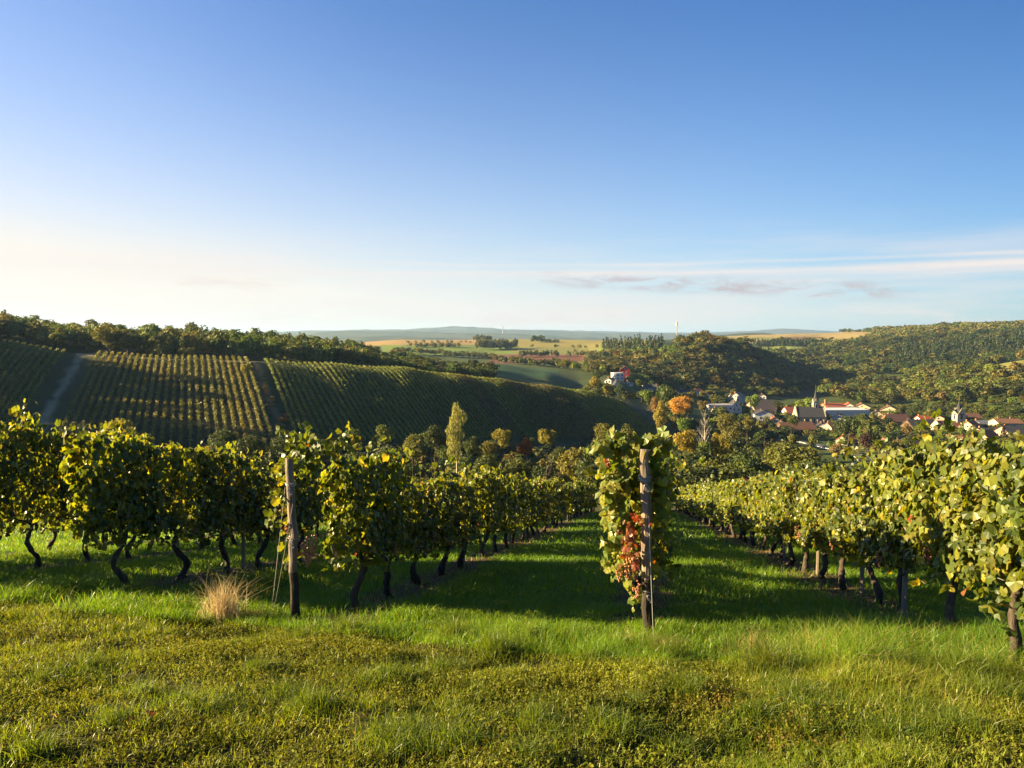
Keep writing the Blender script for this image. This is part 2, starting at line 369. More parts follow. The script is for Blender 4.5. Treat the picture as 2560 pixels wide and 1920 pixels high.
paint(rect(2060, 2140, 847, 858, 1400), (0.18, 0.19, 0.05), 0.1)
paint(rect(1885, 2015, 866, 884, 900), (0.16, 0.19, 0.045), 0.1)
paint(rect(1840, 2030, 974, 992, 560, 760), (0.105, 0.075, 0.045), 0.1)
paint(rect(2215, 2265, 943, 960, 700), (0.24, 0.11, 0.05), 0.1)
paint(rect(2340, 2640, 898, 938, 600, 860), (0.19, 0.19, 0.05), 0.15)
paint(rect(1990, 2160, 1005, 1080, 400, 600) * 0.4, (0.12, 0.11, 0.08), 0.15)

def mat_ground():
    m, t = new_mat('ground_cover')
    at = N(t, 'ShaderNodeAttribute', attribute_name='Col')
    ge = N(t, 'ShaderNodeNewGeometry')
    no = N(t, 'ShaderNodeTexNoise', inp={'Vector': ge.outputs['Position'], 'Scale': 14.0, 'Detail': 6.0, 'Roughness': 0.7})
    n2_ = N(t, 'ShaderNodeTexNoise', inp={'Vector': ge.outputs['Position'], 'Scale': 0.35, 'Detail': 6.0, 'Roughness': 0.6})
    k = M(t, 'MULTIPLY', M(t, 'MULTIPLY_ADD', no.outputs['Fac'], 1.1, 0.45), M(t, 'MULTIPLY_ADD', n2_.outputs['Fac'], 0.7, 0.65))
    cc = MIX(t, 1.0, at.outputs['Color'], N(t, 'ShaderNodeCombineColor', inp={0: k, 1: k, 2: k}).outputs[0], 'MULTIPLY')
    b = N(t, 'ShaderNodeBsdfPrincipled', inp={'Base Color': cc, 'Roughness': 0.95, 'Specular IOR Level': 0.1})
    bn = N(t, 'ShaderNodeBump', inp={'Height': no.outputs['Fac'], 'Strength': 0.7, 'Distance': 0.05})
    t.links.new(bn.outputs[0], b.inputs['Normal'])
    N(t, 'ShaderNodeOutputMaterial', inp={0: b.outputs[0]})
    return m
MG = mat_ground()
nu, ny = GX_.shape
idx = np.arange(nu * ny).reshape(nu, ny)
q = np.stack([idx[:-1, :-1], idx[1:, :-1], idx[1:, 1:], idx[:-1, 1:]], -1).reshape(-1, 4)
terrain = mesh_np('terrain', np.stack([GX_, GY_, GZ], -1).reshape(-1, 3), [q], MG, C.reshape(-1, 3), smooth=True)
tag(terrain, kind='structure')
# ground behind and beside the camera, and the plain that reaches the horizon
def sheet(name, x0, x1, y0, y1, n, fz, col):
    xs = np.linspace(x0, x1, n); ys = np.linspace(y0, y1, n)
    X, Y = np.meshgrid(xs, ys, indexing='ij'); i = np.arange(n * n).reshape(n, n)
    qq = np.stack([i[:-1, :-1], i[1:, :-1], i[1:, 1:], i[:-1, 1:]], -1).reshape(-1, 4)
    return tag(mesh_np(name, np.stack([X, Y, fz(X, Y)], -1).reshape(-1, 3), [qq], MG, np.tile(col, (n * n, 1)), True), kind='structure')
sheet('hillside_ground', -60, 60, -40, 0.9, 40, lambda x, y: plane(np.maximum(y, -8)) - 0.03, (0.07, 0.075, 0.022))
sheet('plain_ground', -30000, 30000, -200, 40000, 12, lambda x, y: -120 + 0 * x, (0.07, 0.085, 0.035))
# ---- distant hills
def mat_hill(name, c1, c2, s):
    return mat_plain(name, c1, 0.95, 0.1, s, col2=c2, spec=0.05)
MH = mat_hill('far_hill_woods', (0.035, 0.055, 0.03), (0.09, 0.095, 0.04), 0.004)
def ridge(Y, pts, depth, seed, rough=2.0, base=-60):
    """a long hill whose crest follows (px, py) at distance Y"""
    px = np.linspace(pts[0][0], pts[-1][0], 260)
    py = np.interp(px, [p[0] for p in pts], [p[1] for p in pts])
    k = np.ones(9) / 9; py = np.convolve(np.pad(py, 4, 'edge'), k, 'valid')
    s = np.linspace(-1, 1, 15); V = []
    for a, b in zip(px, py):
        c = ray(a, b, Y)
        for t_ in s:
            y = Y + t_ * depth; x = c[0] + 0.0 * t_
            h = (c[2] - base) * (1 - abs(t_) ** 1.6) + base + rough * vnoise(x * 0.006, y * 0.006, seed, 3) * (1 - abs(t_)) 
            V.append((x, y, h))
    n, m_ = len(px), len(s); i = np.arange(n * m_).reshape(n, m_)
    qq = np.stack([i[:-1, :-1], i[1:, :-1], i[1:, 1:], i[:-1, 1:]], -1).reshape(-1, 4)
    o = mesh_np('distant_hill', V, [qq], MH, None, True)
    tag(o, kind='structure')
    return o
ridge(6500, [(560,842),(760,836),(830,828),(900,827),(1050,829),(1150,832),(1300,834),(1420,842),(1560,850)], 900, 31, 8)
ridge(9500, [(500,836),(700,829),(820,825),(900,824),(1100,823),(1250,824),(1400,827),(1500,832),(1700,834),(1850,838)], 1500, 32, 10)
ridge(13000, [(900,828),(1040,823),(1120,816),(1180,816),(1260,823),(1500,828),(1700,832),(1850,829),(1930,823),(1965,821),(2000,823),(2080,829),(2250,834),(2700,838)], 2000, 33, 12)
ridge(4600, [(600,852),(820,846),(930,842),(1000,840),(1100,843),(1250,850),(1400,856)], 500, 34, 5)
ridge(3600, [(1700,850),(1790,840),(1850,833),(1900,832),(1960,838),(2020,846),(2100,856)], 350, 35, 6)
# ------------------------------------------------------------------ trees
MLEAF = mat_leaf('tree_leaves', 0.30, 0.55, 0.25, (1.5, 1.35, 0.5), 0.2, 0.25)
MBARK = mat_plain('bark', (0.075, 0.055, 0.04), 0.9, 0.35, 12, bump=0.6)
MPALEBARK = mat_plain('pale_bark', (0.34, 0.30, 0.25), 0.85, 0.25, 10, bump=0.4)
def leaf_quads(rng, P, Nn, s, aspect=0.62):
    """kite shaped leaf clumps at points P facing Nn"""
    n = len(P)
    ref = rng.normal(size=(n, 3)); a = unit(np.cross(Nn, ref)); b = np.cross(Nn, a)
    s = np.broadcast_to(s, (n,))[:, None]
    j = lambda: (1 + 0.35 * rng.uniform(-1, 1, (n, 1)))
    v0 = P - a * s * j(); v2 = P + a * s * j()
    off = rng.uniform(-0.35, 0.35, (n, 1)) * s
    cur = Nn * s * rng.uniform(-0.3, 0.3, (n, 1))
    v1 = P + b * s * aspect * j() + a * off + cur; v3 = P - b * s * aspect * j() + a * off + cur
    V = np.stack([v0, v1, v2, v3], 1).reshape(-1, 3)
    return V, np.arange(4 * n).reshape(n, 4)
PAL = {
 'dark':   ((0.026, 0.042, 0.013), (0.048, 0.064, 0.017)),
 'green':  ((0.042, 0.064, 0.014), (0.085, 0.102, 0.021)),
 'olive':  ((0.070, 0.078, 0.017), (0.135, 0.126, 0.027)),
 'yellow': ((0.140, 0.145, 0.024), (0.245, 0.210, 0.036)),
 'pale':   ((0.19, 0.185, 0.045), (0.31, 0.28, 0.075)),
 'gold':   ((0.15, 0.140, 0.020), (0.27, 0.220, 0.030)),
 'orange': ((0.29, 0.155, 0.035), (0.42, 0.235, 0.050)),
 'brown':  ((0.13, 0.062, 0.018), (0.22, 0.10, 0.025)),
 'red':    ((0.12, 0.03, 0.022), (0.20, 0.05, 0.03)),
 'purple': ((0.035, 0.018, 0.018), (0.06, 0.028, 0.025)),
 'tan':    ((0.115, 0.085, 0.036), (0.19, 0.13, 0.05)),
 'bright': ((0.075, 0.115, 0.018), (0.135, 0.17, 0.026)),
 'grey':   ((0.050, 0.068, 0.036), (0.085, 0.105, 0.052)),
 'conifer':((0.016, 0.030, 0.014), (0.030, 0.046, 0.018)),
}
def crown(rng, n, s, kind, pal, rnd=0.75):
    """crown filling x,y in -0.5..0.5 and z in 0..1"""
    c1, c2 = (1.2 * np.array(v_) for v_ in PAL[pal])
    if kind == 'conifer':
        z = 1 - rng.uniform(0, 1, n) ** 0.62 * 0.94
        tier = 0.85 + 0.25 * np.sin(z * 40)
        r = 0.48 * (1 - z) ** 0.85 * tier * rng.uniform(0.75, 1.05, n) + 0.01
        th = rng.uniform(0, 2 * np.pi, n)
        P = np.stack([r * np.cos(th), r * np.sin(th), z], 1)
        Nn = unit(np.stack([np.cos(th) * 0.5, np.sin(th) * 0.5, np.full(n, 0.6)], 1) + 0.45 * rng.normal(size=(n, 3)))
        k = rng.uniform(0, 1, n)
    else:
        if kind == 'poplar':
            m = 16; bz = np.linspace(0.10, 0.93, m); br = 0.30 * np.sin(np.clip(np.linspace(0.25, 2.95, m), 0.3, 2.9)) ** 0.6 + 0.06
            bc = np.stack([rng.normal(0, 0.13, m), rng.normal(0, 0.13, m), bz], 1); sz = 0.30
        elif kind == 'bush':
            m = 12; d = unit(rng.normal(size=(m, 3))) * rng.uniform(0.4, 1, (m, 1))
            bc = d * np.array([0.30, 0.30, 0.26]) + np.array([0, 0, 0.50]); br = rng.uniform(0.15, 0.26, m); sz = 1.3
        elif kind == 'tall':
            m = 13; t_ = np.linspace(0, 1, m); th = rng.uniform(0, 6.28, m); rr = 0.30 * np.sin(np.pi * (0.18 + 0.75 * t_)) * rng.uniform(0.4, 1, m)
            bc = np.stack([rr * np.cos(th), rr * np.sin(th), 0.25 + 0.66 * t_], 1); br = rng.uniform(0.13, 0.22, m); sz = 0.55
        elif kind == 'weeping':
            m = 14; d = unit(rng.normal(size=(m, 3))) * rng.uniform(0.4, 1, (m, 1))
            bc = d * np.array([0.31, 0.31, 0.27]) + np.array([0, 0, 0.56]); br = rng.uniform(0.14, 0.22, m); sz = 1.15
        else:
            m = 15; d = unit(rng.normal(size=(m, 3))) * rng.uniform(0.45, 1, (m, 1))
            bc = d * np.array([0.35, 0.35, 0.29]) + np.array([0, 0, 0.60]); br = rng.uniform(0.10, 0.22, m); sz = 1.15
        br = np.broadcast_to(br, (m,)).copy()
        N0 = int(n * 2.6)
        b = rng.choice(m, N0, p=br ** 2 / (br ** 2).sum()); d = unit(rng.normal(size=(N0, 3)))
        rad = br[b] * rng.uniform(0.72, 1.10, N0)
        P = bc[b] + d * rad[:, None] * np.array([1, 1, sz if kind == 'poplar' else 0.92])
        q_ = (P[:, None, :] - bc[None]) / np.array([1, 1, sz if kind == 'poplar' else 0.92])
        deep = (np.linalg.norm(q_, axis=2) < 0.62 * br[None]).any(1)
        keep = np.flatnonzero(~deep & (P[:, 2] > 0.02))[:n]
        P = P[keep]; d = d[keep]; b = b[keep]; n = len(P)
        if kind == 'weeping':
            low = P[:, 2] < 0.75; P[low, 2] -= rng.uniform(0, 0.18, low.sum())
            P[:, 2] = np.maximum(P[:, 2], 0.03)
        Nn = unit(0.7 * d + rnd * rng.normal(size=(n, 3)) + np.array([0, 0, 0.25]))
        bk = rng.uniform(0, 1, m)
        k = np.clip(0.55 * bk[b] + 0.6 * rng.uniform(0, 1, n) - 0.05, 0, 1)
    V, F = leaf_quads(rng, P, Nn, s * rng.uniform(0.6, 1.25, len(P)))
    cc = (c1 + (c2 - c1) * k[:, None]) * rng.uniform(0.85, 1.15, (len(P), 1))
    return V, F, np.repeat(cc, 4, axis=0)
def trunk_mesh(rng, name, mat, top=0.7, r=0.035, kind='round'):
    b = MB()
    n = 7; zs = np.linspace(-0.06, top, n)
    w = np.cumsum(rng.normal(0, 0.012, (n, 2)), axis=0)
    pts = np.column_stack([w, zs]); b.tube(pts, np.linspace(r * 1.35, r * 0.3, n), 6)
    if kind not in ('conifer', 'poplar'):
        for i in range(5):
            z = rng.uniform(0.2, top * 0.75); th = rng.uniform(0, 6.28); l = rng.uniform(0.18, 0.32)
            p0 = np.array([np.interp(z, zs, w[:, 0]), np.interp(z, zs, w[:, 1]), z])
            p = [p0, p0 + l * 0.5 * np.array([math.cos(th), math.sin(th), 0.55]), p0 + l * np.array([math.cos(th), math.sin(th), 0.9])]
            b.tube(p, [r * 0.5, r * 0.35, r * 0.12], 5)
    return b.build(name, mat, smooth=True, obj=False)
_protos = {}
def tree_proto(kind, pal, n, s, var=0):
    key = (kind, pal, n, var)
    if key not in _protos:
        rng = np.random.default_rng(abs(hash((kind, n, var))) % 99991 if False else sum(map(ord, kind + pal)) * 31 + n + var * 977)
        V, F, c = crown(rng, n, s, kind, pal)
        cm = mesh_np('crown', V, [F], MLEAF, c, obj=False)
        tm = trunk_mesh(rng, 'trunk', MPALEBARK if kind in ('poplar', 'weeping') else MBARK, {'bush': 0.5, 'poplar': 0.9, 'conifer': 0.9, 'tall': 0.75}.get(kind, 0.62), 0.03 if kind != 'poplar' else 0.05, kind)
        _protos[key] = (cm, tm)
    return _protos[key]
TR = np.random.default_rng(77)
def tree_at(x, y, w, h, kind, pal, name, label, cat, group=None, n=1500, s=0.045, sink=0.2, asp=None):
    cm, tm = tree_proto(kind, pal, n, s, TR.integers(0, 3))
    r = empty(name, (x, y, float(zt(x, y)) - sink), TR.uniform(0, 6.28))
    hc = min(h, w * {'round': 1.1, 'bush': 1.0, 'tall': 1.7, 'poplar': 3.4, 'weeping': 1.2, 'conifer': 2.6}[kind] * (asp or 1.0))
    t = link(bpy.data.objects.new('trunk', tm), r); t.scale = (min(w, 9), min(w, 9), h)
    c = link(bpy.data.objects.new('crown', cm), r); c.scale = (w, w, hc); c.location = (0, 0, h - hc)
    return tag(r, label, cat, group)
def tree(px, py_top, Y, wpx, kind, pal, name, label, cat='tree', group=None, n=1500, s=0.045, asp=None):
    p = ray(px, py_top, Y); g = float(zt(p[0], Y))
    return tree_at(p[0], Y, wpx / FPX * Y, max(p[2] - g + 0.2, 1.2), kind, pal, name, label, cat, group, n, s, asp=asp)
def hit(px, py, Ymin=60, Ymax=4000):
    """ground point seen at px, py, no nearer than Ymin"""
    Y = np.exp(np.linspace(math.log(Ymin), math.log(Ymax), 3000)); x = (px - 1280) / FPX * Y
    a, b = to_px(x, Y, zt(x, Y)); k = np.flatnonzero(b <= py)
    k = k[0] if len(k) else len(Y) - 1
    return float(x[k]), float(Y[k]), float(zt(x[k], Y[k]))
# ------------------------------------------------------------------ woods
def tile(temps, pos, wid, hgt, rng, tint):
    Vs, Fs, Cs = [], [], []; off = 0
    which = rng.integers(0, len(temps), len(pos))
    for i, p in enumerate(pos):
        V, F, c = temps[which[i]]
        a = rng.uniform(0, 6.28); ca, sa = math.cos(a), math.sin(a)
        v = np.empty_like(V)
        v[:, 0] = (V[:, 0] * ca - V[:, 1] * sa) * wid[i] + p[0]; v[:, 1] = (V[:, 0] * sa + V[:, 1] * ca) * wid[i] + p[1]; v[:, 2] = V[:, 2] * hgt[i] + p[2]
        Vs.append(v); Fs.append(F + off); Cs.append(c * tint[i]); off += len(V)
    return np.concatenate(Vs), np.concatenate(Fs), np.concatenate(Cs)
def wood(name, px0, px1, Y0, Y1, spacing, mask, temps, width, height, seed, sink=0.5, tintv=0.25, sig=0.30):
    rng = np.random.default_rng(seed)
    area = abs(px1 - px0) / FPX * (Y1 ** 2 - Y0 ** 2) / 2
    n = int(area / spacing ** 2)
    Y = np.sqrt(rng.uniform(Y0 ** 2, Y1 ** 2, n)); px = rng.uniform(px0, px1, n); x = (px - 1280) / FPX * Y
    z = zt(x, Y); _, py = to_px(x, Y, z)
    ok = mask(px, py, Y, x)
    x, Y, z, px = x[ok], Y[ok], z[ok], px[ok]; n = len(x)
    h = np.array(height(px, Y)) * rng.uniform(0.8, 1.2, n); w = width * np.exp(rng.normal(-.05, sig, n)); h = h * (w / width) ** .5
    t1 = 1 + tintv * vnoise(x * 0.02, Y * 0.02, seed, 2) * 1.6
    tint = np.stack([t1 * rng.uniform(0.82, 1.25, n), t1 * rng.uniform(0.88, 1.1, n), t1 * rng.uniform(0.8, 1.1, n)], 1)
    V, F, c = tile(temps, np.stack([x, Y, z - sink], 1), w, h, rng, tint)
    o = mesh_np(name, V, [F], MLEAF, c)
    print(name, n, len(F))
    return tag(o, kind='stuff')
def temps(kind, pals, n, s, seed, rnd=0.38):
    r = np.random.default_rng(seed); return [crown(r, n, s, kind, p, rnd) for p in pals]
top_of = lambda px: np.interp(px, [-600, -250, 0, 180, 420, 640, 820, 1000, 1120], [252, 255, 262, 262, 268, 272, 294, 322, 340])
T_RIDGE = temps('round', ['dark', 'green', 'dark', 'olive', 'green', 'olive'], 300, 0.075, 5)
T_MID = temps('round', ['dark', 'green', 'olive', 'green', 'olive', 'dark', 'olive'], 110, 0.115, 6)
T_FAR = temps('round', ['dark', 'green', 'olive', 'green', 'olive', 'olive'], 42, 0.17, 7)
T_CON = temps('conifer', ['conifer', 'conifer', 'dark'], 60, 0.13, 8)
T_LOW = temps('round', ['green', 'olive', 'green', 'olive', 'bright', 'dark'], 280, 0.075, 9)
wood('ridge_wood', -60, 990, 262, 470, 5.6, lambda px, py, Y, x: (Y > top_of(px) + 16) & (Y < top_of(px) + 150),
     T_RIDGE, 7.4, lambda px, Y: np.interp(px, [0, 300, 600, 820, 900, 990], [9.6, 9.6, 9.8, 9.8, 8.6, 5.0]), 11, sig=.15)
wood('upper_hillside_wood', -1500, -60, 150, 360, 9.0, lambda px, py, Y, x: Y > np.interp(px, [-1500, -1100, -600, -60], [150, 158, 198, 275]),
     T_MID, 12, lambda px, Y: np.interp(px, [-450, -300, -60], [13, 9, 7.5]), 12)
wood('hill_wood', 1470, 2130, 600, 1010, 6.4, lambda px, py, Y, x: (py > 780) & (py < 976) & np.where(px > 1690, Y > 640, (Y < 880) & (py > 893)),
     T_MID, 9.0, lambda px, Y: 8 + 0 * px, 13)
def rmask(px, py, Y, x):
    f = (px < 2185) & (py < 858) & (py > 820) & (px < 2120 + (860 - py) * 3.0)
    f2 = (px < 2020) & (py > 862) & (py < 886)
    return ~f & ~f2 & (px > 1925) & (Y > np.interp(px, [1925, 2200, 2650], [1000, 900, 880])) & ~((px > 2205) & (px < 2270) & (py > 941) & (py < 962))
wood('valley_side_wood', 1925, 2700, 860, 1350, 9.6, rmask, T_MID, 12.5, lambda px, Y: 10 + 0 * px, 14)
wood('upper_valley_wood', 1925, 2720, 1350, 2300, 12.5, rmask, T_FAR, 13, lambda px, Y: 10 + 0 * px, 15)
wood('spruce_stand', 2230, 2700, 960, 1250, 8.5, lambda px, py, Y, x: (py > np.interp(px, [2230, 2400, 2700], [885, 862, 858])) & (py < 915), T_CON, 6.5, lambda px, Y: 15 + 0 * px, 16)
wood('lower_valley_wood', 2060, 2720, 545, 890, 8.4, lambda px, py, Y, x: ~((px > 2345) & (py > 902) & (py < 934) & (Y > 640)) & (Y > np.interp(px, [2060, 2110, 2250, 2420, 2700], [700, 640, 610, 566, 535])) & ~((px > 2205) & (px < 2275) & (py > 939) & (py < 966)),
     T_LOW, 12.5, lambda px, Y: 11 + 0 * px, 17)
wood('shaded_valley_wood', 1830, 2110, 690, 1000, 7.5, lambda px, py, Y, x: (py < 974), T_MID, 8.5, lambda px, Y: 8 + 0 * px, 18)
# copses, hedges and plantations on the plateau
def copse(name, px0, px1, py, Ymin, depth, spacing, w, h, tm, seed, ok=None):
    rng = np.random.default_rng(seed); P = []
    for px in np.arange(px0, px1, 1.0):
        x, Y, z = hit(px, py if not callable(py) else py(px), Ymin)
        P.append((x, Y))
    P = np.array(P); pos = []
    n = max(3, int(abs(P[-1, 0] - P[0, 0]) * depth / spacing ** 2))
    for i in range(n):
        a = P[rng.integers(0, len(P))]; y = a[1] + rng.uniform(0, depth); x = a[0] * y / a[1]
        if ok is not None and not ok(np.array([x]), np.array([y]))[0]: continue
        pos.append((x, y, float(zt(x, y)) - 0.4))
    n = len(pos)
    tint = np.repeat(rng.uniform(0.75, 1.25, (n, 1)), 3, 1) * rng.uniform(0.9, 1.15, (n, 3))
    V, F, c = tile(tm, np.array(pos), w * rng.uniform(0.7, 1.3, n), h * rng.uniform(0.7, 1.25, n), rng, tint)
    return tag(mesh_np(name, V, [F], MLEAF, c), kind='stuff')
T_DK = temps('round', ['dark', 'dark', 'green', 'olive'], 70, 0.14, 10)
T_HEDGE = temps('bush', ['dark', 'green', 'olive', 'olive'], 60, 0.15, 12)
copse('copse', 1190, 1292, 875, 800, 60, 7, 9, 15, T_DK, 40)
copse('copse', 1182, 1228, 853, 1100, 60, 9, 10, 13, T_DK, 41)
copse('copse', 1328, 1362, 857, 1100, 50, 9, 12, 14, T_DK, 42)
copse('hedge', 1355, 1396, 857, 1100, 25, 6, 8, 7, T_DK, 43)
copse('hedge', 1300, 1394, 893, 800, 14, 5, 6, 9, T_DK, 44)
copse('hedge', 1414, 1497, 893, 800, 14, 5, 6, 9, T_DK, 45)
copse('hedge', 1020, 1150, 868, 700, 18, 6, 9, 8, T_HEDGE, 46)
copse('hedge', 985, 1110, lambda p: 884 + (p - 985) * 0.05, 480, 30, 6, 8, 7.5, T_LOW, 47)
wood('ridge_end_thicket', 985, 1236, 322, 520, 5.6, lambda px, py, Y, x: (Y > np.interp(px, [985, 1120, 1240], [336, 356, 374])) & (Y < np.interp(px, [985, 1240], [520, 470])), T_LOW, 6.5, lambda px, Y: 5.5 + 0 * px, 60)
copse('hedge', 1110, 1240, lambda p: 893 + (p - 1110) * 0.05, 520, 30, 6, 8, 7.5, T_LOW, 48)
copse('hedge', 1230, 1400, lambda p: 905 + (p - 1230) * 0.10, 520, 20, 5, 7, 7.5, T_DK, 49)
copse('hedge', 1385, 1530, lambda p: 920 + (p - 1385) * 0.15, 500, 40, 6, 8, 8.5, T_LOW, 50)
copse('spruce_plantation', 1506, 1655, 876, 840, 60, 6.5, 7, 15, T_CON, 51)
copse('dark_wood', 1885, 2075, lambda p: 866 + abs(p - 1980) * 0.03, 1150, 90, 8, 9, 13, T_CON, 52)
copse('distant_copse', 2100, 2180, 832, 1800, 60, 11, 14, 12, T_DK, 53)
copse('hedge', 1500, 1690, lambda p: 893, 600, 40, 6, 8, 8, T_LOW, 54)
copse('field_trees', 1280, 1500, 870, 800, 30, 17, 7, 6, T_HEDGE, 55)
copse('field_trees', 960, 1180, 858, 800, 60, 26, 8, 6, T_HEDGE, 56)
# ------------------------------------------------------------------ village
def wallmat(n, c): return mat_plain(n, tuple(.74 * v_ for v_ in c), 0.85, 0.06, 1.5, spec=0.2)
def roofmat(n, c): 
    return mat_plain(n, c, 0.8, 0.25, 2.0, spec=0.2, stretch=(1.0, 6.0, 6.0))
WALLS = {'white': wallmat('white_render', (0.68, 0.67, 0.65)), 'cream': wallmat('cream_render', (0.66, 0.56, 0.38)), 'tan': wallmat('tan_render', (0.50, 0.38, 0.26)),
         'brick': wallmat('brick', (0.40, 0.17, 0.09)), 'stone': mat_plain('sandstone', (0.38, 0.31, 0.22), 0.9, 0.25, 3.0, bump=0.3), 'red': wallmat('red_render', (0.50, 0.030, 0.035)),
         'grey': wallmat('grey_render', (0.45, 0.46, 0.48)), 'wood': wallmat('brown_boards', (0.16, 0.10, 0.06))}
ROOFS = {'slate': roofmat('slate', (0.045, 0.045, 0.052)), 'brown': roofmat('brown_tiles', (0.16, 0.08, 0.055)), 'red': roofmat('red_tiles', (0.46, 0.10, 0.045)),
         'rust': roofmat('rust_tiles', (0.36, 0.11, 0.06)), 'grey': roofmat('grey_sheet', (0.26, 0.25, 0.26)), 'tan': roofmat('tan_tiles', (0.27, 0.19, 0.12)), 'white': roofmat('white_sheet', (0.5, 0.52, 0.56))}
MFRAME = mat_plain('window_frame_paint', (0.7, 0.7, 0.68), 0.5, 0.05)
MGLASS = mat_plain('window_glass', (0.025, 0.03, 0.04), 0.15, 0.1, spec=0.6)
MDOOR = mat_plain('door_wood', (0.16, 0.08, 0.04), 0.6, 0.2)
MBRICKC = mat_plain('chimney_brick', (0.36, 0.15, 0.09), 0.9, 0.2, 6)
def window(parent, c, axis, sgn, w=1.0, h=1.3, arched=False):
    """frame proud of the wall and a pane set in it; axis 'y': on the long wall, 'x': on the gable wall"""
    def plate(name, ww, hh, d, mat, par):
        b = MB(); top = []
        if arched: top = [(ww/2*math.cos(t), hh/2 + ww*0.9*math.sin(t)) for t in np.linspace(0, math.pi, 7)]
        else: top = [(ww/2, hh/2), (-ww/2, hh/2)]
        pr = [(-ww/2, -hh/2), (ww/2, -hh/2)] + top
        k = len(pr); V = []
        for dd in (0.0, d * sgn):
            for a, z in pr:
                V.append((c[0] + a, c[1] + dd, c[2] + z) if axis == 'y' else (c[0] + dd, c[1] + a, c[2] + z))
        b.add(V, [tuple(range(k)), tuple(range(2*k-1, k-1, -1))] + [(j, k+j, k+(j+1) % k, (j+1) % k) for j in range(k)])
        return b.build(name, mat, par)
    f = plate('window', w + 0.24, h + 0.24, 0.05, MFRAME, parent)
    plate('pane', w, h, 0.08, MGLASS, f)
HOUSES = []
def house(px, py, wpx, ridge, eave, rot, depth, wall, roof, label, name='house', cat='house', Ymin=300, chim=1, flat=False, wins=2, door=False, group=None, over=0.4):
    """px, py: middle of the foot; wpx: width seen; eave, ridge: heights in pixels; rot: 0 shows the eaves, 90 the gable"""
    x, Y, z = hit(px, py, Ymin)
    k = Y / FPX
    L = wpx * k; hw = eave * k; hr = max((ridge - eave) * k, 0.05)
    a = R(rot)
    if 45 < rot < 135: D = L; L = depth       # gable width is what is seen
    else: D = depth
    r = empty(name, (x, Y, z), a)
    b = MB()
    pr = [(-D/2, -1.5), (D/2, -1.5), (D/2, hw), (0, hw + hr), (-D/2, hw)] if not flat else [(-D/2, -1.5), (D/2, -1.5), (D/2, hw), (-D/2, hw)]
    m = len(pr)
    b.add([(-L/2, y_, z_) for y_, z_ in pr] + [(L/2, y_, z_) for y_, z_ in pr],
          [tuple(range(m-1, -1, -1)), tuple(range(m, 2*m))] + [(j, (j+1) % m, m+(j+1) % m, m+j) for j in range(m)])
    b.build('wall', WALLS[wall], r)
    b = MB(); th = 0.22
    if flat:
        b.box(-L/2 - 0.15, L/2 + 0.15, -D/2 - 0.15, D/2 + 0.15, hw + 0.01, hw + 0.35)
    else:
        sl_ = hr / (D / 2); oy = D/2 + over
        pr = [(-oy, hw - over * sl_ + 0.03), (0, hw + hr + 0.03), (oy, hw - over * sl_ + 0.03), (oy, hw - over * sl_ + th), (0, hw + hr + th + 0.05), (-oy, hw - over * sl_ + th)]
        m = 6; xo = L/2 + 0.35
        b.add([(-xo, y_, z_) for y_, z_ in pr] + [(xo, y_, z_) for y_, z_ in pr],
              [(0, 1, 4, 5), (1, 2, 3, 4), (m+5, m+4, m+1, m+0), (m+4, m+3, m+2, m+1)] + [(j, m+j, m+(j+1) % m, (j+1) % m) for j in range(m)])
    rf = b.build('roof', ROOFS[roof], r)
    for i in range(chim):
        b = MB(); cx = (-0.28 + 0.5 * i) * L; cy = 0.12 * D; b.box(cx - .3, cx + .3, cy - .3, cy + .3, hw + hr * 0.5, hw + hr + 0.9)
        b.box(cx - .36, cx + .36, cy - .36, cy + .36, hw + hr + 0.9, hw + hr + 1.02)
        b.build('chimney', MBRICKC, rf)
    if wins:
        for fl in range(2 if hw > 4.6 else 1):
            zc = (hw * 0.55 if hw <= 4.6 else hw * (0.28 + 0.44 * fl))
            nl = max(2, int(L / 3.2))
            for i in range(nl):
                xx = -L/2 + L * (i + 0.5) / nl
                if L > 2.2: window(r, (xx, -D/2, zc), 'y', -1, min(1.1, L/nl*0.4))
            if wins > 1 and D > 4:
                for i in (-1, 1):
                    for sg in (-1, 1): window(r, (sg * L/2, i * D * 0.2, zc), 'x', sg)
        if wins > 1 and hr > 2.2 and D > 5:
            for sg in (-1, 1): window(r, (sg * L/2, 0, hw + hr * 0.3), 'x', sg, 0.9, 1.0)
    if door:
        b = MB(); b.box(L*0.18 - .5, L*0.18 + .5, -D/2 - 0.06, -D/2 + 0.02, -0.3, 2.0); d = b.build('door', MDOOR, r)
        b = MB(); b.box(L*0.18 + .33, L*0.18 + .4, -D/2 - 0.12, -D/2 - 0.06, 0.9, 1.05); b.build('handle', MGLASS, d)
    tag(r, label, cat, group)
    HOUSES.append((x, Y, max(L, D)))
    return r, (L, D, hw, hr)
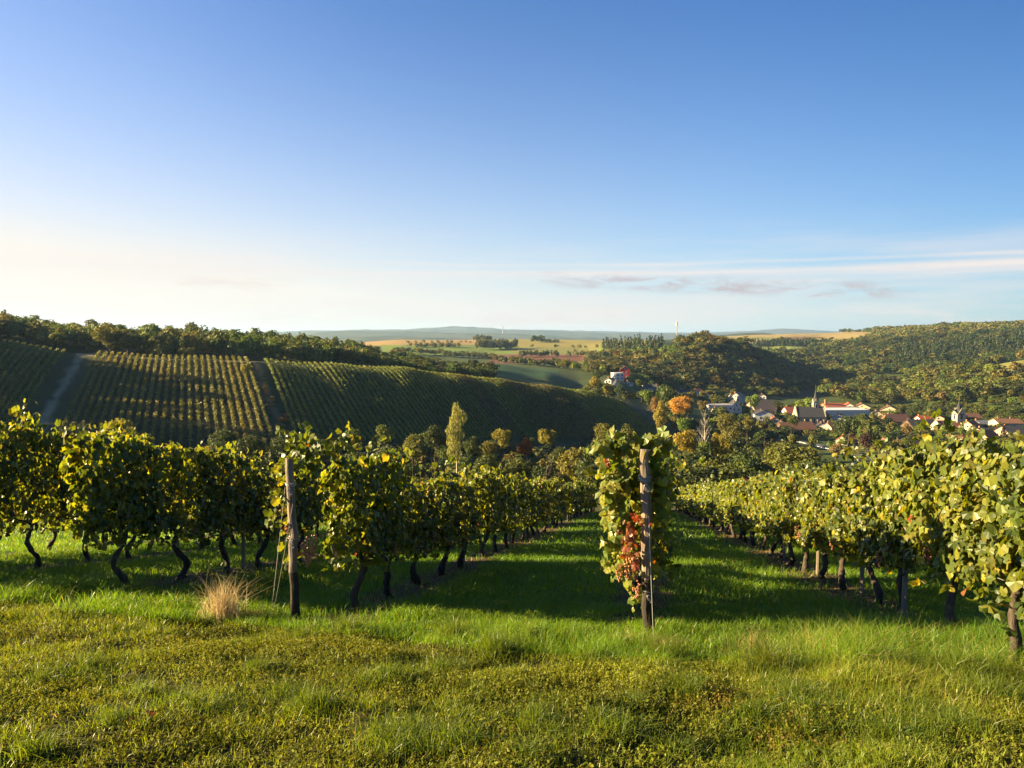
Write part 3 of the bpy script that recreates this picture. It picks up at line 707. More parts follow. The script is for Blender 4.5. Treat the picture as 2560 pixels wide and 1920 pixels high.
# hillside houses
house(1563, 948, 24, 32, 24, 80, 12, 'red', 'brown', 'tall red house with white framed gable above the white cube house', Ymin=440)
house(1544, 950, 22, 17, 17, 15, 9, 'white', 'white', 'white flat roofed cube house in front of the red house on the hillside', flat=True, chim=0, Ymin=440, wins=1)
house(1541, 968, 19, 17, 3, 90, 9, 'white', 'slate', 'white house with steep pointed gable and two windows below the white cube house', Ymin=400)
house(1526, 958, 18, 13, 8, 60, 8, 'white', 'tan', 'small white house with tan roof beside trees, lower neighbour of the white cube house', Ymin=400)
house(1572, 962, 16, 9, 5, 70, 8, 'white', 'brown', 'little white gabled house with brown roof under the red hillside house', Ymin=400)
house(1531, 933, 10, 9, 6, 10, 7, 'white', 'grey', 'tiny pale house half hidden in trees behind the white cube house', Ymin=440, wins=1)
house(1618, 972, 22, 10, 4, 10, 9, 'grey', 'slate', 'grey roofed house sunk in trees on the slope under the hillside houses', Ymin=430)
house(1636, 974, 20, 12, 4, 160, 8, 'white', 'slate', 'second dark roofed house sunk in trees just beside the grey roofed one', Ymin=430)
house(1690, 985, 12, 10, 5, 80, 8, 'white', 'rust', 'small white gable with rust red roof edge in the trees behind the orange tree', Ymin=430)
house(1712, 988, 26, 13, 4, 12, 9, 'tan', 'slate', 'long slate roof among trees between the orange tree and the wooded hill', Ymin=450)
house(1745, 984, 18, 12, 5, 20, 8, 'white', 'rust', 'house with rust red roof at the foot of the wooded hill behind treetops', Ymin=450)
house(1767, 994, 16, 13, 6, 80, 8, 'white', 'brown', 'small white gable house standing between round trees behind the long white building', Ymin=430)
# the west end of the village
house(1797, 1027, 60, 19, 15, 4, 14, 'white', 'grey', 'long low white building with flat grey roof joined to a white gable house', name='long_building', cat='building', Ymin=350, chim=0, wins=1, flat=True)
house(1838, 1030, 27, 28, 15, 86, 12, 'white', 'slate', 'white gable house with two upper windows at the end of the long white building', Ymin=350, door=True)
house(1800, 1034, 34, 14, 4, 8, 8, 'tan', 'slate', 'low house with dark slate roof in front of the long white building', Ymin=330)
house(1846, 1004, 34, 22, 10, 55, 10, 'white', 'tan', 'white house with tan roof behind the white gable house with two upper windows', Ymin=400)
house(1828, 1005, 14, 20, 9, 75, 9, 'cream', 'grey', 'narrow grey roofed house beside the white house with the tan roof', Ymin=400)
house(1903, 1036, 58, 36, 14, 12, 14, 'tan', 'tan', 'barn with a huge plain tan roof behind the white two storey house', name='barn', cat='barn', Ymin=360, chim=0)
house(1886, 1018, 24, 18, 9, 10, 9, 'white', 'red', 'house with bright red roof against the huge tan barn roof', Ymin=380)
house(1909, 1052, 44, 28, 18, 80, 13, 'white', 'slate', 'white two storey house with broad gable in front of the tan barn', Ymin=330, door=True)
house(1938, 1063, 38, 22, 9, 75, 10, 'cream', 'brown', 'cream gable house with dark brown roof just beside the white two storey house', Ymin=320)
house(1958, 1068, 26, 15, 6, 80, 8, 'white', 'slate', 'small white gable with dark roof below the cream gable house', Ymin=310)
house(1908, 996, 18, 11, 6, 70, 8, 'white', 'brown', 'small white house with brown roof out by the brown field', Ymin=480)
house(1992, 1076, 86, 20, 5, 6, 12, 'wood', 'brown', 'very wide dark brown roof stretched in front of the church with the slender spire', name='barn', cat='barn', Ymin=300, chim=0, wins=0)
house(1980, 1042, 34, 24, 10, 8, 10, 'white', 'rust', 'rust red roofed house behind the gable of the church with the slender spire', Ymin=360)
# hall and houses behind it
house(2106, 1040, 112, 21, 17, 3, 18, 'white', 'white', 'long white hall with pale flat roof beside the church with the slender spire', name='hall', cat='hall', Ymin=380, chim=0, flat=True, wins=0)
house(2084, 1024, 50, 16, 8, 5, 12, 'brick', 'rust', 'rust roofed workshop behind the long white hall', name='workshop', cat='workshop', Ymin=440, chim=0)
house(2124, 1022, 24, 15, 8, 70, 9, 'white', 'red', 'white gable house with bright red roof behind the long white hall', Ymin=440)
house(2158, 1026, 38, 18, 9, 65, 10, 'cream', 'brown', 'cream gable house with dark brown roof past the end of the long white hall', Ymin=430)
house(2150, 1034, 14, 12, 9, 10, 8, 'brick', 'red', 'small square brick annex on the end of the long white hall', name='annex', cat='annex', Ymin=390, chim=0, flat=True, wins=1)
house(2103, 1058, 30, 24, 15, 60, 9, 'white', 'tan', 'white house with greyish tan roof in front of the long white hall', Ymin=330)
house(2083, 1074, 26, 17, 7, 15, 8, 'tan', 'brown', 'low brown roofed house in front of the house with greyish tan roof', Ymin=310)
house(2058, 1072, 24, 16, 8, 70, 8, 'white', 'slate', 'white gabled cottage under the end of the church with the slender spire', Ymin=310)
house(2195, 1044, 28, 18, 8, 70, 9, 'cream', 'slate', 'house with yellowish gable and black roof between the hall and the brick gabled house', Ymin=370)
house(2228, 1034, 46, 20, 9, 60, 11, 'cream', 'brown', 'large cream house with hipped looking dark brown roof at the wood edge', Ymin=420)
house(2243, 1058, 58, 22, 6, 8, 11, 'brick', 'brown', 'wide dark brown roof with a brick gable in the village middle', name='barn', cat='barn', Ymin=340)
house(2304, 1076, 66, 27, 8, 5, 13, 'wood', 'slate', 'wide black roofed barn in front of the orange red roof', name='barn', cat='barn', Ymin=310, chim=0)
house(2312, 1058, 31, 18, 7, 10, 9, 'white', 'red', 'house with glowing orange red roof above the wide black barn roof', Ymin=350)
house(2349, 1057, 40, 20, 10, 65, 10, 'cream', 'brown', 'cream gable house with brown roof beside the stone church tower', Ymin=370)
house(2347, 1066, 34, 14, 5, 8, 9, 'tan', 'red', 'low orange red roof squeezed between the black barn and the stone church tower', Ymin=330, chim=0)
house(2276, 1064, 22, 14, 6, 65, 8, 'tan', 'tan', 'small tan roofed house in front of the wide black barn', Ymin=330)
house(2433, 1082, 36, 29, 12, 35, 11, 'cream', 'rust', 'cream house with pointed rust red roof right behind the sunlit vines', Ymin=320)
house(2458, 1066, 40, 15, 6, 20, 10, 'grey', 'grey', 'house with pale grey roof behind the pointed rust red roof', Ymin=370)
house(2430, 1050, 40, 16, 6, 5, 10, 'wood', 'brown', 'dark brown roof at the wood edge behind the pale grey roof', Ymin=400, chim=0)
house(2521, 1070, 60, 23, 14, 356, 11, 'cream', 'brown', 'long cream house with a row of windows and brown roof', Ymin=360, chim=2)
house(2470, 1090, 44, 20, 7, 10, 10, 'white', 'slate', 'black roofed house between the orange barn roof and the long cream house', Ymin=310)
house(2470, 1108, 48, 32, 8, 28, 12, 'cream', 'red', 'big barn with glowing orange red roof half behind the vines', name='barn', cat='barn', Ymin=270, chim=0)
house(2430, 1112, 44, 22, 7, 10, 11, 'wood', 'brown', 'brown tiled roof in front of the big orange red barn roof', Ymin=260)
house(2540, 1092, 62, 26, 10, 5, 12, 'tan', 'slate', 'broad black roof at the frame edge below the long cream house', Ymin=300)
house(2272, 1122, 44, 30, 9, 8, 10, 'white', 'brown', 'lone house with big brown roof and white wall among garden trees', Ymin=230, door=True)
house(2217, 1107, 14, 10, 4, 75, 7, 'white', 'brown', 'tiny white gable peeping from garden trees near the lone brown roof', Ymin=260, chim=0)
house(2168, 1087, 18, 15, 4, 15, 8, 'tan', 'red', 'small red roof deep among garden trees below the hall', Ymin=280, chim=0)
house(2124, 1112, 30, 22, 8, 15, 9, 'tan', 'rust', 'dull rust roof with a white ridge line among brownish garden trees', Ymin=240)
house(2432, 1128, 34, 17, 6, 20, 9, 'white', 'rust', 'low rust red roof nearest to the vine leaves', Ymin=230)
# church with the slender spire
def church(px, py, nave_w, ridge, eave, rot, depth, tx, tw, th, sp, wall, roof, label, Ymin, wins=True, side=1):
    x, Y, z = hit(px, py, Ymin); k = Y / FPX
    r = empty('church', (x, Y, z), R(rot))
    L, D, hw, hr = nave_w * k, depth, eave * k, (ridge - eave) * k
    b = MB(); pr = [(-D/2, -2), (D/2, -2), (D/2, hw), (0, hw + hr), (-D/2, hw)]
    b.add([(-L/2, y_, z_) for y_, z_ in pr] + [(L/2, y_, z_) for y_, z_ in pr], [(4,3,2,1,0), (5,6,7,8,9)] + [(j, (j+1) % 5, 5+(j+1) % 5, 5+j) for j in range(5)])
    # raised gable coping
    for sx in (-1, 1):
        x0, x1 = sorted((sx * L/2, sx * (L/2 + 0.5)))
        pg = [(-D/2 - .3, -2), (D/2 + .3, -2), (D/2 + .3, hw + .3), (0, hw + hr + .9), (-D/2 - .3, hw + .3)]
        b.add([(x0, y_, z_) for y_, z_ in pg] + [(x1, y_, z_) for y_, z_ in pg], [(4,3,2,1,0), (5,6,7,8,9)] + [(j, (j+1) % 5, 5+(j+1) % 5, 5+j) for j in range(5)])
    b.build('wall', WALLS[wall], r)
    b = MB(); o = 0.4; s_ = hr / (D/2); t_ = 0.3
    pr = [(-D/2 - o, hw - o*s_ + .03), (0, hw + hr + .03), (D/2 + o, hw - o*s_ + .03), (D/2 + o, hw - o*s_ + t_), (0, hw + hr + t_), (-D/2 - o, hw - o*s_ + t_)]
    b.add([(-L/2 + .01, y_, z_) for y_, z_ in pr] + [(L/2 - .01, y_, z_) for y_, z_ in pr], [(0,1,4,5), (1,2,3,4), (11,10,7,6), (10,9,8,7)] + [(j, 6+j, 6+(j+1) % 6, (j+1) % 6) for j in range(6)])
    b.build('roof', ROOFS[roof], r)
    if wins:
        for i in range(4): window(r, (-L/2 + L * (i + 0.6) / 4.3, -D/2, hw * 0.5), 'y', -1, 1.1, hw * 0.45, True)
        for i in range(5):
            b = MB(); xx = -L/2 + L * (i + 0.08) / 4.3; b.prism([(xx - .3, -2), (xx + .3, -2), (xx + .3, hw * .72), (xx - .3, hw * .72)], -D/2 - 0.8, -D/2 - 0.01); b.build('buttress', WALLS[wall], r)
        if side > 0: window(r, (-L/2 - 0.5, 0, hw * 0.8), 'x', -1, 1.5, hw * 0.4, True)
    xt = tx * k; w = tw * k / 2; H = th * k; S = sp * k; yt = D * 0.1
    b = MB(); b.box(xt - w, xt + w, yt - w, yt + w, -2, H)
    b.box(xt - w - .15, xt + w + .15, yt - w - .15, yt + w + .15, H * 0.62, H * 0.65)
    for ax in range(4):  # small gables round the foot of the spire
        c, s2 = math.cos(ax * math.pi/2), math.sin(ax * math.pi/2)
        q_ = [(-w * .98, H), (w * .98, H), (0, H + w * 1.5)]
        P = [(a_, w - .25, z_) for a_, z_ in q_] + [(a_, w + .02, z_) for a_, z_ in q_]
        b.add([(xt + a_ * c - y_ * s2, yt + a_ * s2 + y_ * c, z_) for a_, y_, z_ in P], [(0,1,2), (5,4,3), (0,3,4,1), (1,4,5,2), (2,5,3,0)])
    tb = b.build('tower', WALLS[wall], r)
    b = MB(); n = 8; ring = lambda rr, zz: [(xt + rr * math.cos(math.pi * (2*i + 1) / n), yt + rr * math.sin(math.pi * (2*i + 1) / n), zz) for i in range(n)]
    lv = [(w * 1.22, H + .02), (w * 0.80, H + S * .22), (w * 0.42, H + S * .55), (0.09, H + S)]
    V = sum([ring(a_, z_) for a_, z_ in lv], [])
    b.add(V, [tuple(range(n-1, -1, -1))] + [(l*n+i, l*n+(i+1) % n, (l+1)*n+(i+1) % n, (l+1)*n+i) for l in range(3) for i in range(n)] + [tuple(range(3*n, 4*n))])
    spire = b.build('spire', ROOFS['slate'], r)
    b = MB(); b.box(xt - .07, xt + .07, yt - .07, yt + .07, H + S - .1, H + S + 2.0); b.box(xt - .5, xt + .5, yt - .06, yt + .06, H + S + 1.2, H + S + 1.36)
    b.tube([(xt, yt, H + S + .1), (xt, yt, H + S + .3), (xt, yt, H + S + .55)], [.1, .3, .1], 8)
    b.build('cross', mat_plain('gilt', (0.7, 0.45, 0.15), 0.35, 0.1, metal=0.8), spire)
    for sg in (-1, 1):
        window(tb, (xt, yt + sg * w, H * 0.80), 'y', sg, w * .55, H * .16, True); window(tb, (xt + sg * w, yt, H * 0.80), 'x', sg, w * .55, H * .16, True)
    tag(r, label, 'church'); HOUSES.append((x, Y, L))
church(2026, 1062, 66, 44, 22, -6, 11, 16, 14, 56, 36, 'stone', 'slate', 'sandstone church with dark slate nave roof, tall arched windows and a slender grey spire', 330, True)
church(2374, 1078, 58, 25, 8, 4, 10, 32, 22, 41, 38, 'stone', 'brown', 'church with squat square stone tower and pointed spire behind a dark roofed nave', 300, False)
# factory chimney, mast on the hill, distant mast
def chimney_stack():
    x, Y, z = hit(2066, 1024, 440); k = Y / FPX
    b = MB(); b.tube([(0, 0, -1), (0, 0, 14 * k), (0, 0, 24 * k)], [1.0, 0.85, 0.75], 12); b.tube([(0, 0, 24 * k - .5), (0, 0, 24 * k + .3)], [0.95, 0.95], 12)
    o = b.build('factory_chimney', MBRICKC); o.location = (x, Y, z); tag(o, 'slim brick factory chimney rising behind the long white hall', 'chimney')
chimney_stack()
MSTEEL = mat_plain('galvanised_steel', (0.34, 0.30, 0.28), 0.5, 0.1, metal=0.5)
def mast(px, pyt, Y, w, label, rings):
    p = ray(px, pyt, Y); g = float(zt(p[0], Y)); H = p[2] - g
    r = empty('radio_mast', (p[0], Y, g))
    b = MB()
    for sx, sy in ((-1, -1), (1, -1), (0, 1)):
        b.tube([(sx * w, sy * w, -1), (sx * w * .45, sy * w * .45, H)], [w * .16, w * .12], 5)
    n = 14
    for i in range(n):
        z0, z1 = H * i / n, H * (i + 1) / n; a0, a1 = w * (1 - .55 * i / n), w * (1 - .55 * (i + 1) / n)
        c0_ = [(-a0, -a0), (a0, -a0), (0, a0)]; c1_ = [(-a1, -a1), (a1, -a1), (0, a1)]
        for j in range(3): b.tube([(*c0_[j], z0), (*c1_[(j + 1) % 3], z1)], w * .06, 4)
    b.build('lattice', MSTEEL, r)
    for zf in rings:
        b = MB(); b.tube([(0, 0, H * zf), (0, 0, H * zf + H * .05)], w * 1.1, 10); b.build('antenna', MSTEEL, r)
    b = MB(); b.tube([(0, 0, H - .2), (0, 0, H * 1.07)], w * .12, 5); b.build('aerial', MSTEEL, r)
    tag(r, label, 'mast')
mast(1692, 806, 1000, 1.1, 'lattice radio mast rising behind the crest of the wooded hill', (0.86, 0.95))
def far_mast(px, pyt, Y, zb):
    p = ray(px, pyt, Y); H = p[2] - zb; r = empty('television_tower', (p[0], Y, zb))
    b = MB(); b.tube([(0, 0, 0), (0, 0, H * .6), (0, 0, H)], [3.2, 2.4, 1.2], 8); b.build('shaft', MSTEEL, r)
    b = MB(); b.tube([(0, 0, H * .62), (0, 0, H * .65), (0, 0, H * .70)], [3, 8, 5], 10); b.build('pod', MSTEEL, r)
    tag(r, 'tiny television tower standing on the faint blue far ridge', 'tower')
far_mast(1257, 809, 6500, 20.0)
# road with guard rail, and what runs along it
def road():
    pts = [(1960, 1102, 250), (2030, 1112, 240), (2080, 1122, 235), (2130, 1134, 220), (2175, 1149, 205), (2190, 1165, 195), (2150, 1180, 180), (2060, 1190, 170), (1900, 1188, 160), (1700, 1182, 155)]
    P = []
    for a, b_, ym in pts: x, Y, z = hit(a, b_, 140); P.append((x, Y))
    P = np.array(P); t = np.linspace(0, len(P) - 1, 90); P = np.stack([np.interp(t, np.arange(len(P)), P[:, i]) for i in (0, 1)], 1)
    for _ in range(8): P[1:-1] = (P[:-2] + 2 * P[1:-1] + P[2:]) / 4
    T = unit(np.gradient(P, axis=0)); Nn = np.stack([-T[:, 1], T[:, 0]], 1)
    def strip(name, o0, o1, dz, mat, kind):
        a = P + Nn * o0; c = P + Nn * o1
        zc = np.maximum(zt(P[:, 0], P[:, 1]), np.maximum(zt(a[:, 0], a[:, 1]), zt(c[:, 0], c[:, 1]))) + dz
        V = np.concatenate([np.column_stack([a, zc]), np.column_stack([c, zc])]); n = len(P); i = np.arange(n - 1)
        o = mesh_np(name, V, [np.stack([i, i + 1, n + i + 1, n + i], 1)], mat)
        tag(o, kind=kind); return zc
    zc = strip('road', -3.2, 3.2, 0.25, mat_plain('asphalt', (0.10, 0.105, 0.12), 0.8, 0.15, 1.0), 'structure')
    mp = mat_plain('road_paint', (0.75, 0.75, 0.72), 0.6, 0.1)
    for o in (-2.9, 2.9): strip('road_marking', o - .09, o + .09, 0.262, mp, 'structure')
    r = empty('guard_rail', (0, 0, 0)); side = 4.0 if P[20, 1] < (P + Nn * 4)[20, 1] else -4.0
    G = P + Nn * side; b = MB(); n = 62
    for h0 in (0.45,):
        V = []
        for i in range(n): V += [(G[i, 0], G[i, 1], zc[i] + h0), (G[i, 0], G[i, 1], zc[i] + h0 + .32), (G[i, 0], G[i, 1] - .05, zc[i] + h0 + .16)]
        b.add(V, [f for i in range(n - 1) for f in ((3*i, 3*i+3, 3*i+5, 3*i+2), (3*i+2, 3*i+5, 3*i+4, 3*i+1), (3*i+1, 3*i+4, 3*i+3, 3*i))])
    b.build('rail', mat_plain('rail_steel', (0.50, 0.48, 0.44), 0.45, 0.1, metal=0.3), r)
    for i in range(0, n, 3):
        b = MB(); b.box(G[i, 0] - .06, G[i, 0] + .06, G[i, 1] + .03, G[i, 1] + .15, zc[i] - .8, zc[i] + .75); b.build('post', MSTEEL, r)
    tag(r, 'pale steel guard rail along the bend of the valley road', 'guard rail')
road()
# ------------------------------------------------------------------ trees of the valley, each one by itself
T1 = dict(n=2600, s=0.031); T2 = dict(n=1200, s=0.047); T3 = dict(n=420, s=0.075)
# row along the foot of the opposite vineyard
tree(307, 1026, 128, 128, 'weeping', 'yellow', 'birch_tree', 'round pale yellow green birch with hanging twigs, alone in front of the yellowing vine rows', n=2600, s=0.030)
tree(1143, 1003, 146, 48, 'poplar', 'pale', 'poplar_tree', 'tall narrow pale yellow poplar standing above the dark valley thicket', n=2600, s=0.030)
tree(615, 903, 226, 36, 'bush', 'yellow', 'young_tree', 'small bright yellow green tree in the scrub strip between two vineyard blocks', **T2)
tree(1255, 1068, 140, 58, 'round', 'yellow', 'maple_tree', 'yellow green maple next beside the poplar, towards the church village', **T1)
tree(1315, 1090, 140, 58, 'round', 'brown', 'maple_tree', 'rust orange round maple between two yellow green ones', **T1)
tree(1370, 1066, 142, 58, 'round', 'yellow', 'maple_tree', 'pointed yellow green maple just beyond the rust orange maple', **T1)
tree(1468, 1086, 118, 165, 'bush', 'olive', 'willow_tree', 'broad domed olive yellow willow right behind the far end of the vine rows', n=2600, s=0.032)
tree(1512, 1058, 150, 84, 'round', 'olive', 'oak_tree', 'olive tree rising behind the broad domed willow', **T1)
tree(1568, 1070, 155, 62, 'tall', 'olive', 'oak_tree', 'olive tree with reddish tips peeping out behind the vine of the middle post', **T1)
tree(1085, 1060, 140, 68, 'round', 'dark', 'cherry_tree', 'dark green tree with a round head directly before the poplar', **T1)
tree(1178, 1094, 132, 52, 'bush', 'green', 'shrub', 'mid green shrub at the foot of the poplar', 'shrub', **T1)
tree(1222, 1096, 132, 60, 'bush', 'olive', 'shrub', 'olive shrub between the poplar and the first maple', 'shrub', **T1)
tree(955, 1062, 143, 72, 'round', 'green', 'hazel_tree', 'round mid green tree in the thicket, second before the poplar', **T1)
tree(878, 1068, 143, 80, 'bush', 'green', 'hazel_bush', 'wide green bush at the foot of the dense vine rows, behind the leaning left post', 'bush', **T1)
tree(965, 1104, 128, 74, 'bush', 'grey', 'willow_bush', 'grey green willow bush in front of the round mid green tree', 'bush', **T1)
tree(1030, 1085, 135, 80, 'round', 'olive', 'thorn_tree', 'olive thorn tree beside the grey green willow bush', **T1)
tree(1398, 1112, 125, 60, 'bush', 'dark', 'shrub', 'dark shrub under the pointed maple and the domed willow', 'shrub', **T1)
tree(1300, 1128, 122, 90, 'bush', 'green', 'shrub', 'low green shrub under the rust orange maple', 'shrub', **T1)
tree(1215, 1130, 120, 90, 'bush', 'green', 'shrub', 'low green shrub below the first maple', 'shrub', **T1)
tree(560, 1062, 140, 90, 'round', 'dark', 'hazel_tree', 'dark bushy tree at the foot of the scrub strip', **T1)
tree(620, 1078, 132, 90, 'bush', 'dark', 'hazel_bush', 'dark bush beside the bushy tree below the scrub strip', 'bush', **T1)
tree(540, 1098, 122, 60, 'bush', 'grey', 'willow_bush', 'small grey green bush in front of the dark bushy tree', 'bush', **T1)
tree(700, 1082, 138, 100, 'bush', 'dark', 'hazel_bush', 'dark bush hidden behind the leaves over the leaning left post', 'bush', **T1)
tree(430, 1112, 122, 60, 'bush', 'grey', 'willow_bush', 'small grey green bush just beside the pale birch', 'bush', **T1)
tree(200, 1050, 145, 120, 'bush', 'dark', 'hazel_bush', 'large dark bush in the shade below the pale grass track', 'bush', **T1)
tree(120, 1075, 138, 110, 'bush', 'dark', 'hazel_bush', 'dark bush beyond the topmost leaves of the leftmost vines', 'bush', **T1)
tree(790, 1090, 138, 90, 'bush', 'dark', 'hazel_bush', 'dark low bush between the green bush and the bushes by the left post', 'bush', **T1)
# behind and beside the vine of the middle post
tree(1642, 1085, 160, 44, 'round', 'gold', 'maple_tree', 'small golden maple beside the vine of the middle post', **T1)
tree(1715, 1070, 165, 76, 'round', 'gold', 'maple_tree', 'golden maple with an orange tip in the dark wood', **T1)
tree(1802, 1078, 165, 76, 'round', 'gold', 'maple_tree', 'golden maple with spiky outline, second one along the dark wood', **T1)
tree(1762, 1100, 160, 34, 'bush', 'bright', 'maple_sapling', 'small yellow green sapling between the two golden maples', 'sapling', **T2)
tree(1990, 1102, 148, 205, 'round', 'olive', 'oak_tree', 'huge olive oak with wide rounded crown in front of the valley road', n=3600, s=0.026)
tree(2085, 1140, 140, 110, 'bush', 'dark', 'shrub', 'dark shrub leaning on the huge olive oak', 'shrub', **T1)
tree(1703, 985, 305, 80, 'bush', 'orange', 'cherry_tree', 'glowing orange cherry tree with dome crown on the slope above the thicket', n=2000, s=0.036, asp=.68)
tree(1757, 1000, 315, 30, 'round', 'tan', 'tree', 'small tan tree beside the glowing orange cherry', **T2)
tree(1650, 1005, 300, 46, 'tall', 'yellow', 'birch_tree', 'slim pale yellow birch on the grassy slope beside the orange cherry', **T1)
tree(1640, 992, 330, 44, 'round', 'tan', 'tree', 'brownish half bare tree behind the slim pale birch', **T2)
tree(1618, 972, 340, 34, 'round', 'bright', 'tree', 'bright green round tree above the pale grassy slope', **T2)
tree(1660, 956, 380, 62, 'round', 'green', 'tree', 'broad green tree standing in front of the dark roofs on the hillside', **T2)
tree(1488, 940, 372, 36, 'round', 'gold', 'tree', 'glowing yellow tree at the end of the dense vine rows', **T2)
tree(1520, 956, 375, 30, 'bush', 'gold', 'bush', 'small yellow bush beside the glowing yellow tree below the pointed white gable', 'bush', **T2)
tree(1828, 1032, 268, 80, 'round', 'olive', 'oak_tree', 'olive green broad tree standing free above the dark wood', **T1)
tree(1712, 1040, 262, 44, 'bush', 'bright', 'bush', 'yellow green bush under the orange cherry', 'bush', **T2)
tree(1870, 1038, 285, 34, 'round', 'olive', 'tree', 'small olive tree just beside the olive green broad tree', **T2)
tree(2125, 1034, 330, 74, 'round', 'dark', 'walnut_tree', 'big dark round tree in front of the long white hall', **T1)
tree(2172, 1050, 320, 48, 'conifer', 'green', 'pine_tree', 'blue green pine beside the big dark round tree', **T2)
tree(2318, 1095, 215, 60, 'conifer', 'conifer', 'spruce_tree', 'dark spruce in front of the black roofed barn', **T1)
tree(2285, 1112, 205, 54, 'conifer', 'conifer', 'spruce_tree', 'shorter dark spruce beside the lone house with big brown roof', **T1)
tree(2268, 1058, 330, 30, 'round', 'tan', 'tree', 'tan leaved tree before the black roofed barn', **T2)
tree(2165, 1082, 265, 44, 'round', 'purple', 'plum_tree', 'dark purple plum tree among garden trees', **T2)
tree(2090, 1100, 260, 40, 'bush', 'tan', 'bush', 'rusty brown bush by the road bend', 'bush', **T2)
tree(2150, 1066, 280, 24, 'tall', 'bright', 'birch_tree', 'narrow yellow green tree between garden trees', **T2)
tree(2405, 1062, 330, 18, 'tall', 'bright', 'birch_tree', 'slim birch at the foot of the squat stone church tower', **T2)
tree(2510, 1062, 330, 30, 'conifer', 'purple', 'cedar_tree', 'dark brownish conifer in front of the long cream house', **T2)
tree(1983, 1034, 350, 34, 'bush', 'green', 'tree', 'green tree beside the gable of the church with slender spire', **T2)
tree(2010, 990, 480, 58, 'round', 'bright', 'tree', 'broad bright green tree behind the nave of the slate roofed church', **T2)
tree(1880, 983, 480, 40, 'round', 'bright', 'tree', 'round bright green tree behind the huge tan barn roof', **T2)
tree(1912, 1058, 285, 18, 'round', 'red', 'bush', 'dark red bush under the white two storey house', 'bush', **T2)
tree(1786, 984, 470, 28, 'round', 'olive', 'tree', 'olive tree behind the long white building with flat roof', **T2)
tree(1480, 1150, 100, 90, 'bush', 'dark', 'shrub', 'dark shrub closing the lane between the left and the middle row', 'shrub', **T1)
tree(275, 806, 268, 120, 'round', 'olive', 'oak_tree', 'largest oak at the top of the pale grass track, before the ridge wood', n=2600, s=0.030)
tree(318, 815, 272, 90, 'round', 'dark', 'oak_tree', 'dark oak standing against the largest oak on the ridge', n=1800, s=0.036)
tree(402, 858, 262, 60, 'bush', 'green', 'bush', 'low rounded bush above the yellowing vine rows', 'bush', **T2)
tree(468, 862, 262, 44, 'bush', 'olive', 'bush', 'small rounded olive bush above the yellowing vine rows, nearer the scrub strip', 'bush', **T2)
tree(100, 832, 262, 50, 'bush', 'green', 'bush', 'green bush at the top edge of the green rows beyond the grass track', 'bush', **T2)
tree(145, 826, 264, 50, 'round', 'green', 'tree', 'small green tree beside the bush at the top edge of the green rows', **T2)
# bare tree
def bare_tree():
    p = ray(1763, 1024, 225); g = float(zt(p[0], 225)); H = p[2] - g
    r = empty('dead_tree', (p[0], 225, g)); rng = np.random.default_rng(4)
    b = MB(); b.tube([(0, 0, -.3), (.1, 0, H * .4), (-.1, .1, H * .72), (.05, 0, H)], [.28, .22, .13, .03], 7); b.build('trunk', MPALEBARK, r)
    b = MB()
    for i in range(34):
        z = H * rng.uniform(.35, .92); th = rng.uniform(0, 6.28); l = H * rng.uniform(.1, .26) * (1.25 - z / H)
        d = np.array([math.cos(th), math.sin(th), 0]); p0 = np.array([0, 0, z])
        q_ = [p0, p0 + d * l * .5 + [0, 0, l * .45], p0 + d * l * .8 + [0, 0, l * 1.1]]
        b.tube(q_, [.07, .045, .015], 4)
        for j in range(3):
            s0 = q_[1] + (q_[2] - q_[1]) * rng.uniform(0, .8); b.tube([s0, s0 + unit(rng.normal(size=3) + [0, 0, .8]) * l * .4], [.025, .01], 3)
    b.build('branches', MPALEBARK, r)
    tag(r, 'leafless dead tree with pale straight trunk in front of the orange cherry', 'tree')
bare_tree()
# thickets: shrubs and trees that nothing tells apart
FR = np.random.default_rng(88)
def fill(count, px0, px1, Y0, Y1, pyf, kinds, pals, w, h, name, label, cat, group, cond=lambda px, py, Y: True, gap=4.0, **k):
    got = []; tries = 0
    while len(got) < count and tries < count * 60:
        tries += 1
        Y = math.sqrt(FR.uniform(Y0 ** 2, Y1 ** 2)); px = FR.uniform(px0, px1); x = (px - 1280) / FPX * Y
        z = float(zt(x, Y)); py = to_px(x, Y, z)[1]
        if not cond(px, py, Y): continue
        if any((x - a) ** 2 + (Y - b) ** 2 < gap ** 2 for a, b in got): continue
        if any(abs(x - a) < L * .62 and (-2.5 < b - Y < 27) or (x - a) ** 2 + (Y - b) ** 2 < (L * .6) ** 2 for a, b, L in HOUSES): continue
        got.append((x, Y))
        ww = w * FR.uniform(.7, 1.35); hh = h * FR.uniform(.7, 1.3)
        tree_at(x, Y, ww, hh, kinds[FR.integers(len(kinds))], pals[FR.integers(len(pals))], name, label, cat, group, **k)
foot = lambda px: np.interp(px, [-100, 420, 640, 820, 1000, 1240, 1450, 1600], [160, 158, 159, 172, 192, 228, 268, 285])
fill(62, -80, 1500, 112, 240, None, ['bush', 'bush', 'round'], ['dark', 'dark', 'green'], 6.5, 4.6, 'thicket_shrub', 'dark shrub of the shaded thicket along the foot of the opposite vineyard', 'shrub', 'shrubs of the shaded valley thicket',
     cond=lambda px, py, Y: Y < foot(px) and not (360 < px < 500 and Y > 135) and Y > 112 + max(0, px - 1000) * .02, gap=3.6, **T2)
fill(60, 1440, 2040, 105, 262, None, ['round', 'bush', 'round'], ['dark', 'green', 'dark', 'green', 'olive'], 8.5, 7.0, 'wood_tree', 'dark leafy tree of the wood below the orange cherry and the golden maples', 'tree', 'trees of the dark valley wood',
     cond=lambda px, py, Y: not (1430 < px < 1680 and Y > 200) and not (px > 1900 and Y > 165), gap=5.0, **T2)
